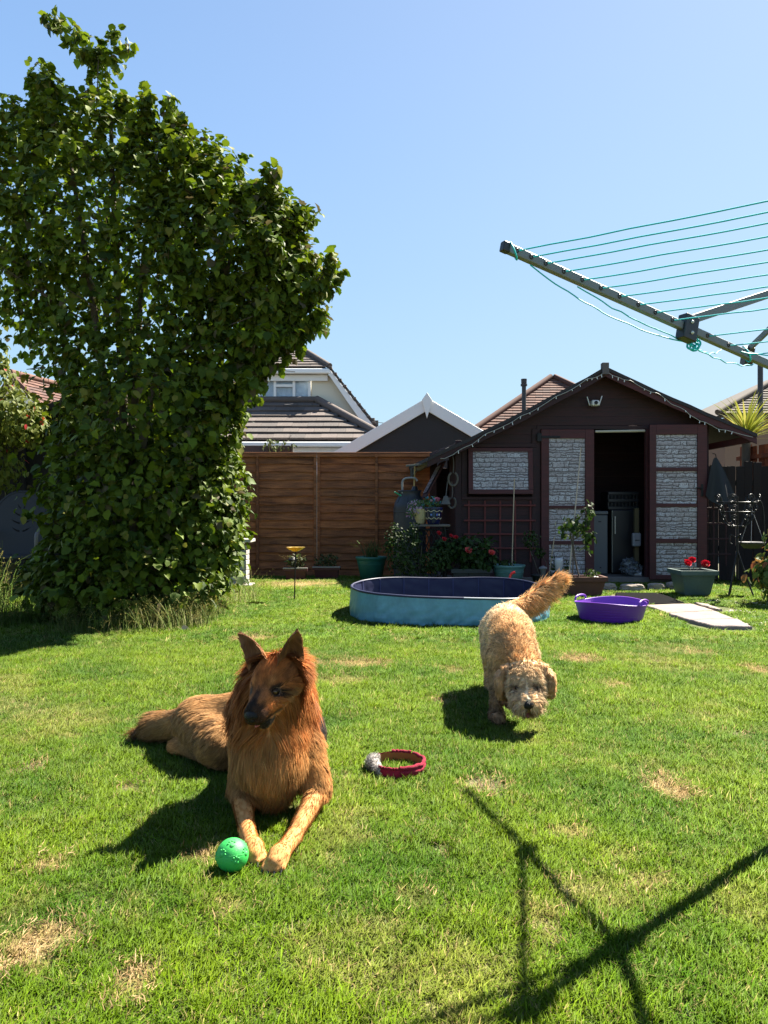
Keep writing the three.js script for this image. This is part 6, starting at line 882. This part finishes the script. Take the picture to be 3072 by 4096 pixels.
{ // treadle table with pots
  const t = thing('iron_treadle_table', 'black ornate iron treadle table beside the shed corner', 'table'), x0 = .38, x1 = .8, z = -9.2, y = .72; part(t, 'top', span(x0 - .02, x1 + .02, y, y + .025, z - .18, z + .17), std({ color: C(.14, .12, .1), roughness: .8, map: mottleTex })); const side = []; for (const x of [x0 + .04, x1 - .04]) part(t, 'leg', [tube([V(x, -.02, z + .12), V(x + .03, .35, z + .1), V(x - .01, y, z + .12)], .014, 20, 7), tube([V(x, -.02, z - .12), V(x, .35, z - .1), V(x, y, z - .12)], .014, 20, 7)], ironMat);
  for (let i = 0; i < 5; i++) for (let k = 0; k < 2; k++) { const x = mix(x0 + .05, x1 - .05, (i + .5) / 5), s = k ? 1 : -1; part(t, 'scroll', tube([V(x - s * .035, y - .02, z + .1), V(x + s * .03, y - .16, z + .1), V(x - s * .03, y - .32, z + .1), V(x + s * .03, y - .48, z + .1), V(x - s * .02, y - .62, z + .1)], .008, 30, 6), ironMat); } for (const yy of [y - .04, .4, .08]) part(t, 'cross_bar', rod(V(x0, yy, z + .1), V(x1, yy, z + .1), .011, .011, 8), ironMat);
  const top = y + .026, a = thing('cream_pot', 'cream ribbed pot of pale trailing flowers on the iron table', 'plant pot'), ax = .46, az = -9.17; part(a, 'pot', lathe([[0, 0], [.045, 0], [.05, .02], [.085, .11], [.1, .19], [.095, .195], [.085, .18], [0, .17]], 30).translate(ax, top, az), std({ color: C(.55, .46, .25), roughness: .7, map: mottleTex })); for (const h of [.07, .1, .13, .16]) part(a, 'rib', new THREE.TorusGeometry(mix(.06, .098, h / .19), .004, 5, 32).rotateX(Math.PI / 2).translate(ax, top + h, az), std({ color: C(.5, .42, .22), roughness: .7 })); foliage(a, [[ax - .04, top + .24, az + .02, .12, .08, .09, 1], [ax - .12, top + .16, az + .06, .07, .07, .06, .5]], 230, { seed: 160, geos: small, parts: 40, inner: .4, size: [.5, .8], col: (p, r) => r() < .3 ? mixc([.55, .3, .5], [.6, .5, .65], r()) : mixc([.1, .17, .06], [.2, .3, .12], r()) }); for (let i = 0; i < 5; i++) rose(a, ax - .17 + i * .045, top + .14 + .05 * (i % 3), az + .1, .02, [[.6, .35, .4], [.65, .45, .6]][i % 2], 170 + i, 'blossom');
  const b = thing('navy_pot', 'navy glazed pot with cream wavy lines and a pink flower on the iron table', 'plant pot'), bx = .615, bz = -9.1; const nv = std({ color: C(.008, .01, .05), roughness: .15 }); part(b, 'pot', lathe([[0, 0], [.07, 0], [.075, .015], [.1, .1], [.108, .18], [.118, .195], [.118, .21], [.106, .21], [.1, .19], [0, .18]], 36).translate(bx, top, bz), nv); const cream = plastic(.6, .5, .3, .5); for (const [h, rad] of [[.075, .0945], [.165, .108]]) { const p = []; for (let i = 0; i < 60; i++) { const q = i / 60 * 6.283; p.push(V(bx + rad * Math.cos(q), top + h + .009 * Math.sin(q * 9), bz + rad * Math.sin(q))); } part(b, 'wavy_line', tube(p, .0035, 160, 5, true), cream); } for (const [q, c] of [[1.2, [.1, .16, .5]], [1.9, [.12, .2, .5]], [.9, [.5, .5, .5]]]) part(b, 'painted_flower', new THREE.SphereGeometry(.012, 8, 6).scale(1, 1.2, .3).rotateY(Math.PI / 2 - q).translate(bx + .104 * Math.cos(q), top + .12, bz + .104 * Math.sin(q)), plastic(...c));
  foliage(b, [[bx - .02, top + .26, bz, .1, .06, .08, 1]], 90, { seed: 161, geos: small, parts: 30, inner: .4, tipDown: -.6, col: (p, r) => r() < .3 ? [.1, .35, .4] : mixc([.06, .12, .04], [.14, .2, .07], r()) }); rose(b, bx + .045, top + .3, bz + .04, .062, [.68, .22, .33], 180, 'pink_flower'); rose(b, bx - .03, top + .29, bz + .05, .03, [.7, .45, .5], 181, 'pink_flower'); }
{ const t = thing('bushy_pot_plant', 'bushy small leaved plant in a low black pot beside the iron table', 'potted plant'); roundPot(t, .42, -8.75, -.01, .17, .22, .16, plastic(.012, .012, .013, .5), false); stemsTo(t, [.42, .1, -8.75], [[.15, .5, -8.75], [.3, .65, -8.8], [.45, .5, -8.7], [.6, .4, -8.75], [.2, .3, -8.65]]); foliage(t, [[.22, .45, -8.78, .2, .24, .17, 1.4], [.12, .58, -8.8, .1, .16, .1, .5], [.36, .62, -8.8, .07, .13, .08, .4], [.38, .25, -8.72, .22, .15, .17, 1], [.62, .32, -8.72, .16, .12, .12, .7]], 1500, { seed: 190, geos: small, parts: 90, size: [.5, .95], lump: .3, tipDown: .1, col: plantGreen }); }
{ // roses in a black trough
  const t = thing('rose_trough', 'black trough of roses with red and coral blooms before the trellis', 'potted plant'); boxPot(t, 1.06, -8.95, -.01, .4, .46, .2, .24, .21, plastic(.012, .012, .015, .45)); stemsTo(t, [1.05, .18, -8.95], [[.66, .62, -8.95], [.8, .6, -8.95], [.9, .5, -8.9], [1.1, .55, -8.95], [1.28, .4, -8.9], [1.0, .42, -8.85]]);
  foliage(t, [[1.1, .4, -8.93, .24, .19, .17, 1.5], [.85, .45, -8.95, .22, .13, .15, 1.1], [1.2, .3, -8.9, .16, .1, .13, .6], [.72, .38, -8.9, .14, .16, .12, .6]], 900, { seed: 191, geos: mid, parts: 120, lump: .25, tipDown: .3, col: (p, r) => mixc([.014, .042, .008], [.045, .095, .016], r()) });
  [[.658, .64, .05, 0], [.721, .57, .05, 0], [.8, .61, .046, 0], [.861, .592, .05, 0], [1.014, .433, .075, 1], [1.289, .404, .07, 1]].forEach(([x, y, s, k], i) => rose(t, x, y, -8.76, s, k ? [.72, .1, .1] : [.5, .012, .03], 200 + i)); }
{ const t = thing('teal_pot', 'round pale teal pot with a bamboo cane before the trellis', 'plant pot'); roundPot(t, 1.525, -8.95, -.015, .15, .19, .27, std({ color: C(.09, .19, .175), roughness: .4 })); part(t, 'cane', rod(V(1.565, .2, -8.95), V(1.6, 1.31, -8.97), .008, .006, 7), plastic(.4, .3, .2, .7)); foliage(t, [[1.48, .28, -8.93, .12, .04, .1, 1]], 50, { seed: 210, geos: small, parts: 15, col: plantGreen });
  const l = thing('red_garden_toy', 'orange plastic dish with a curved red handle behind the pool', 'toy'); part(l, 'dish', lathe([[0, 0], [.1, 0], [.17, .1], [.178, .115], [.168, .115], [.1, .012], [0, .012]], 30).translate(1.32, .004, -8.2), plastic(.6, .12, .03, .4)); part(l, 'handle', tube([V(1.4, .1, -8.1), V(1.39, .17, -8.08), V(1.41, .22, -8.08), V(1.45, .235, -8.08)], .014, 24, 8), plastic(.6, .01, .01, .35)); part(l, 'badge', [span(1.42, 1.432, .09, .112, -8.04, -8.03), span(1.44, 1.452, .09, .112, -8.045, -8.035)], plastic(.75, .75, .75)); }
{ const t = thing('thin_pot_shrub', 'thin stemmed shrub in a small black pot left of the shed door', 'potted plant'); roundPot(t, 1.93, -8.9, -.012, .1, .13, .15, plastic(.014, .014, .015, .5), false); part(t, 'stems', [tube([V(1.9, .1, -8.9), V(1.83, .3, -8.9), V(1.78, .45, -8.9), V(1.79, .6, -8.9)], .006, 16, 5), tube([V(1.94, .1, -8.9), V(1.98, .25, -8.9), V(1.9, .42, -8.9)], .005, 12, 5)], barkMat); part(t, 'cane', rod(V(2.0, .1, -8.88), V(2.07, .6, -8.88), .007, .006, 6), plastic(.4, .3, .2, .7)); foliage(t, [[1.79, .58, -8.9, .09, .11, .09, 1], [1.9, .42, -8.9, .06, .06, .06, .5], [2.12, .22, -8.85, .13, .13, .12, 1]], 330, { seed: 211, geos: small, parts: 60, size: [.5, .9], lump: .3, col: plantGreen });
  const s = thing('solar_light', 'grey solar stake light before the left shed door', 'garden light', 'solar stake lights by the shed door', [2.056, 0, -8.6]); part(s, 'stake', rod(V(0, -.02, 0), V(0, .2, 0), .012, .02, 10), plastic(.3, .3, .31, .4)); part(s, 'lamp_body', lathe([[.02, .2], [.04, .21], [.045, .29], [.05, .3], [.05, .34], [.04, .36], [0, .362]], 20), plastic(.42, .42, .44, .35));
  const s2 = thing('solar_light', 'dark tapered stake light beside the thin potted shrub', 'garden light', 'solar stake lights by the shed door', [1.86, 0, -8.55]); part(s2, 'stake', rod(V(0, -.02, 0), V(0, .12, 0), .006, .006, 8), ironMat); part(s2, 'lamp_body', lathe([[0, .12], [.018, .12], [.032, .23], [.05, .235], [.05, .25], [0, .275]], 16), plastic(.12, .12, .125, .4)); }
{ // terracotta trough with a climbing plant
  const t = thing('terracotta_trough', 'terracotta trough with a tall leafy climber tied to a cane by the door', 'potted plant'), x = 2.1, z = -7.85; boxPot(t, x, z, 0, .4, .5, .2, .25, .2, std({ color: C(.1, .036, .02), roughness: .85, map: mottleTex }), .015); part(t, 'cane', rod(V(1.98, .15, z), V(2.12, 1.59, z - .02), .008, .006, 7), plastic(.36, .3, .24, .7)); part(t, 'stems', [tube([V(2.1, .18, z), V(2.05, .4, z), V(2.03, .62, z), V(2.06, .85, z)], .009, 20, 6), tube([V(2.02, .18, z), V(2.03, .45, z), V(2.0, .68, z)], .007, 16, 6), tube([V(2.04, .6, z), V(2.15, .7, z), V(2.2, .92, z)], .006, 14, 6)], barkMat);
  foliage(t, [[1.99, .74, z, .11, .1, .08, 1.2], [2.1, .8, z, .12, .08, .08, 1], [2.2, .92, z, .05, .07, .06, .5], [2.18, .66, z, .07, .08, .06, .6], [2.17, .5, z, .08, .04, .06, .35], [2.2, .26, z + .05, .06, .04, .05, .3]], 210, { seed: 220, geos: mid, parts: 120, size: [.6, 1.0], lump: .3, tipDown: .5, col: plantGreen }); part(t, 'pebbles', new THREE.SphereGeometry(.03, 10, 8).scale(1.6, .5, 1).translate(2.25, .2, z + .04), plastic(.5, .48, .46, .8)); }
{ // square pot with red dahlias
  const t = thing('square_pot', 'square grey green pot with three red flowers by the open door', 'plant pot'), x = 3.34, z = -7.92; boxPot(t, x, z, -.005, .26, .36, .26, .36, .27, std({ color: C(.07, .115, .105), roughness: .5, map: mottleTex }), .02); part(t, 'waist_line', [span(x - .178, x + .178, .195, .2, z + .172, z + .176)], plastic(.07, .11, .1)); stemsTo(t, [x, .24, z], [[x - .09, .34, z + .06], [x + .03, .36, z], [x + .1, .33, z + .08]], .005); [[x - .09, .345, .078], [x + .0, .375, .066], [x + .1, .335, .082]].forEach(([a, b, s], i) => rose(t, a, b, z + [.08, .0, .1][i], s, [.62, .012, .035], 230 + i, 'red_flower')); part(t, 'flower_centre', new THREE.SphereGeometry(.012, 10, 8).translate(x + .1, .335, z + .13), plastic(.8, .5, .25)); }
{ // wrought iron fire basket on a stem
  const t = thing('iron_fire_basket', 'black wrought iron scrollwork basket on a tripod stem at the right', 'fire basket', null, [3.72, 0, -7.7]), m = std({ color: C(.014, .014, .015), roughness: .4, metalness: .5 }); part(t, 'stem', rod(V(0, .2, 0), V(0, .74, 0), .014, .012, 10), m); for (let i = 0; i < 3; i++) { const a = i * 2.094 + .5; part(t, 'leg', tube([V(0, .5, 0), V(.06 * Math.cos(a), .3, .06 * Math.sin(a)), V(.16 * Math.cos(a), .0, .16 * Math.sin(a))], .009, 18, 6), m); part(t, 'leaf_scroll', tube([V(0, .62, 0), V(.06 * Math.cos(a + 1), .66, .06 * Math.sin(a + 1)), V(.07 * Math.cos(a + 1), .58, .07 * Math.sin(a + 1)), V(.05 * Math.cos(a + 1), .56, .05 * Math.sin(a + 1))], .007, 18, 6), m); }
  for (const [y, R] of [[.75, .07], [.9, .16], [1.0, .185]]) part(t, 'ring', new THREE.TorusGeometry(R, .008, 6, 40).rotateX(Math.PI / 2).translate(0, y, 0), m); for (let i = 0; i < 7; i++) { const a = i / 7 * 6.283 + .2, d = V(Math.cos(a), 0, Math.sin(a)); part(t, 'basket_bar', tube([d.clone().multiplyScalar(.06).setY(.74), d.clone().multiplyScalar(.13).setY(.8), d.clone().multiplyScalar(.17).setY(.93), d.clone().multiplyScalar(.2).setY(1.06)], .006, 16, 5), m); const s = V(-d.z, 0, d.x); for (const [y, R, k] of [[1.04, .2, .05], [.94, .178, .036], [.84, .14, .034]]) { const p = []; for (let j = 0; j <= 18; j++) { const q = j / 18 * 9.2, rad = k * (1 - j / 26); p.push(d.clone().multiplyScalar(R).addScaledVector(s, rad * Math.cos(q) + k * .9).add(V(0, y + rad * Math.sin(q), 0))); } part(t, 'scroll', tube(p, .0055, 36, 5), m); } } }
{ // tarpaulin hanging on the shed corner
  const t = thing('hanging_tarpaulin', 'dark woven tarpaulin hanging from a hook beside the open door', 'tarpaulin'), P = [], I = [], nu = 22, nv = 20; for (let j = 0; j <= nv; j++) for (let i = 0; i <= nu; i++) { const v = j / nv, u = i / nu, w = .03 + .4 * Math.pow(v, .8), x = 4.27 + (u - .5) * w + .06 * v, y = 1.6 - .55 * v - (.06 * Math.sin(u * 3.1) - .14 * Math.abs(u - .45)) * v + (u > .5 ? -.1 * (u - .5) * v : 0), z = -9.42 + .05 * Math.cos(u * 9 + v) * v + .04 * v; P.push(x, y, z); } for (let j = 0; j < nv; j++) for (let i = 0; i < nu; i++) { const a = j * (nu + 1) + i; I.push(a, a + nu + 1, a + 1, a + 1, a + nu + 1, a + nu + 2); } const g = new THREE.BufferGeometry(); g.setAttribute('position', new THREE.Float32BufferAttribute(P, 3)); g.setIndex(I); g.computeVertexNormals(); part(t, 'sheet', g, std({ color: C(.014, .017, .021), roughness: .8, side: THREE.DoubleSide })); part(t, 'hook', tube([V(4.27, 1.66, -9.5), V(4.27, 1.64, -9.42), V(4.28, 1.6, -9.42)], .006, 10, 5), ironMat);
  const hp = thing('hanging_planter', 'grey hanging bowl on thin wires at the right of the iron basket', 'hanging planter'); part(hp, 'bowl', lathe([[0, 0], [.08, .005], [.13, .06], [.135, .075], [.12, .07], [0, .03]], 24).translate(4.0, .5, -7.95), plastic(.03, .03, .035, .6)); for (const a of [0, 2.1, 4.2]) part(hp, 'wire', rod(V(4.0 + .13 * Math.cos(a), .57, -7.95 + .13 * Math.sin(a)), V(4.0, .93, -7.95), .003, .003, 5), plastic(.2, .2, .2)); part(hp, 'hook_arm', tube([V(4.0, .93, -7.95), V(4.02, 1.0, -7.95), V(4.1, 1.02, -7.97), V(4.14, .9, -7.98), V(4.14, -.02, -7.98)], .008, 30, 6), ironMat); }
{ // horseshoes on the shed corner
  const m = std({ color: C(.13, .12, .105), roughness: .75, map: mottleTex, metalness: .2 }); [[.9, 1.33, .075, 'large pale horseshoe hanging on the shed corner'], [.885, 1.02, .06, 'lower small horseshoe hanging on the shed corner']].forEach(([x, y, R, label]) => { const t = thing('horseshoe', label, 'horseshoe', 'horseshoes on the shed corner'), p = []; for (let i = 0; i <= 20; i++) { const a = -4.3 + i / 20 * 5.5; p.push(V(x + R * .8 * Math.cos(a), y + R * 1.15 * Math.sin(a), -9.52 + .02 * Math.sin(a))); } part(t, 'shoe', tube(p, .014, 36, 7), m); part(t, 'rope', tube([V(x, y + R, -9.53), V(x + .01, y + R + .12, -9.54), V(x, y + R + .22, -9.56)], .006, 12, 5), m); }); const g = thing('hanging_bell', 'small grey metal bell hanging beside the shed side window', 'bell'); part(g, 'bell', lathe([[.07, 0], [.06, .01], [.04, .06], [.03, .1], [0, .115]], 20).translate(.8, 1.0, -9.45), m); part(g, 'chain', rod(V(.8, 1.1, -9.45), V(.83, 1.3, -9.55), .006, .006, 5), m); }
{ // plastic garden chair behind the tree
  const t = thing('garden_chair', 'dark blue plastic garden chair with slotted back beside the cabin', 'chair', null, [-3.98, 0, -7.9]), m = std({ color: C(.011, .012, .017), roughness: .6 }), s = new THREE.Shape(); s.moveTo(-.23, .4); s.lineTo(-.25, .8); s.absarc(0, .85, .25, Math.PI, 0, true); s.lineTo(.23, .4); s.closePath(); for (const [y, w] of [[.95, .05], [.87, .09], [.78, .11], [.69, .1]]) for (const k of [-1, 1]) { const h = new THREE.Path(); h.moveTo(k * .015, y - .035); h.quadraticCurveTo(k * w * .6, y - .03, k * w, y + .025); h.quadraticCurveTo(k * w * .5, y - .01, k * .015, y - .015); h.closePath(); s.holes.push(h); } const g = new THREE.ExtrudeGeometry(s, { depth: .015, bevelEnabled: true, bevelSize: .004, bevelThickness: .004, bevelSegments: 1, curveSegments: 24 }); g.rotateX(-.18); g.translate(0, .03, -.1); part(t, 'backrest', g, m); const rimP = []; for (let i = 0; i <= 24; i++) { const a = Math.PI - i / 24 * Math.PI; rimP.push(V(.265 * Math.cos(a), .85 + .265 * Math.sin(a), 0).applyEuler(new THREE.Euler(-.18, 0, 0)).add(V(0, .03, -.1))); } part(t, 'back_rim', tube(rimP, .018, 40, 8), m); part(t, 'seat', box(0, .42, .0, .5, .03, .48, .01), m); for (const [x, z] of [[-.23, .2], [.23, .2], [-.22, -.2], [.22, -.2]]) part(t, 'leg', rod(V(x * 1.1, 0, z * 1.15), V(x, .42, z), .018, .022, 8), m); for (const x of [-.26, .26]) part(t, 'armrest', [tube([V(x, .42, .2), V(x, .66, .2), V(x, .68, .1), V(x, .7, -.16)], .02, 24, 8)], std({ color: C(.1, .095, .1), roughness: .5 })); t.rotation.y = .2; }
{ // pale brick pedestal behind the tree
  const t = thing('brick_pedestal', 'pale brick pedestal with a flat stone top at the edge of the tree', 'pedestal', null, [-1.78, 0, -9.0]), m = [[.42, .4, .36], [.36, .33, .3], [.48, .45, .4]].map(c => std({ color: C(...c), roughness: .95, map: mottleTex, bumpMap: speckTex, bumpScale: .004 })); let k = 0; for (let j = 0; j < 8; j++) for (const [x, z, w, d] of (j & 1 ? [[-.055, 0, .1, .2], [.055, 0, .1, .2]] : [[0, -.055, .21, .1], [0, .055, .21, .1]])) part(t, 'brick', box(x, .03 + j * .063, z, w, .055, d, .006), m[k++ % 3]); part(t, 'top_stone', box(0, .55, 0, .34, .045, .34, .012), m[0]); part(t, 'base_stone', box(.02, .0, .02, .3, .04, .3, .012), m[1]); }
{ // fallen twigs and dry leaf
  const t = thing('dry_leaf', 'curled dry brown leaf lying on the lawn near the tree', 'leaf', null, [-1.53, .02, -5.5]); const g = leafGeo(.1, .06, 901, .1, .8, .6), m = std({ color: C(.5, .34, .2), roughness: .9, side: THREE.DoubleSide }); part(t, 'blade', g, m).rotation.set(.3, 1.2, .5); part(t, 'stalk', rod(V(0, 0, 0), V(-.03, .015, -.02), .002, .0012, 5), m); }

shepherd(); curlyDog(); growLawn();

renderer.render(scene, camera);
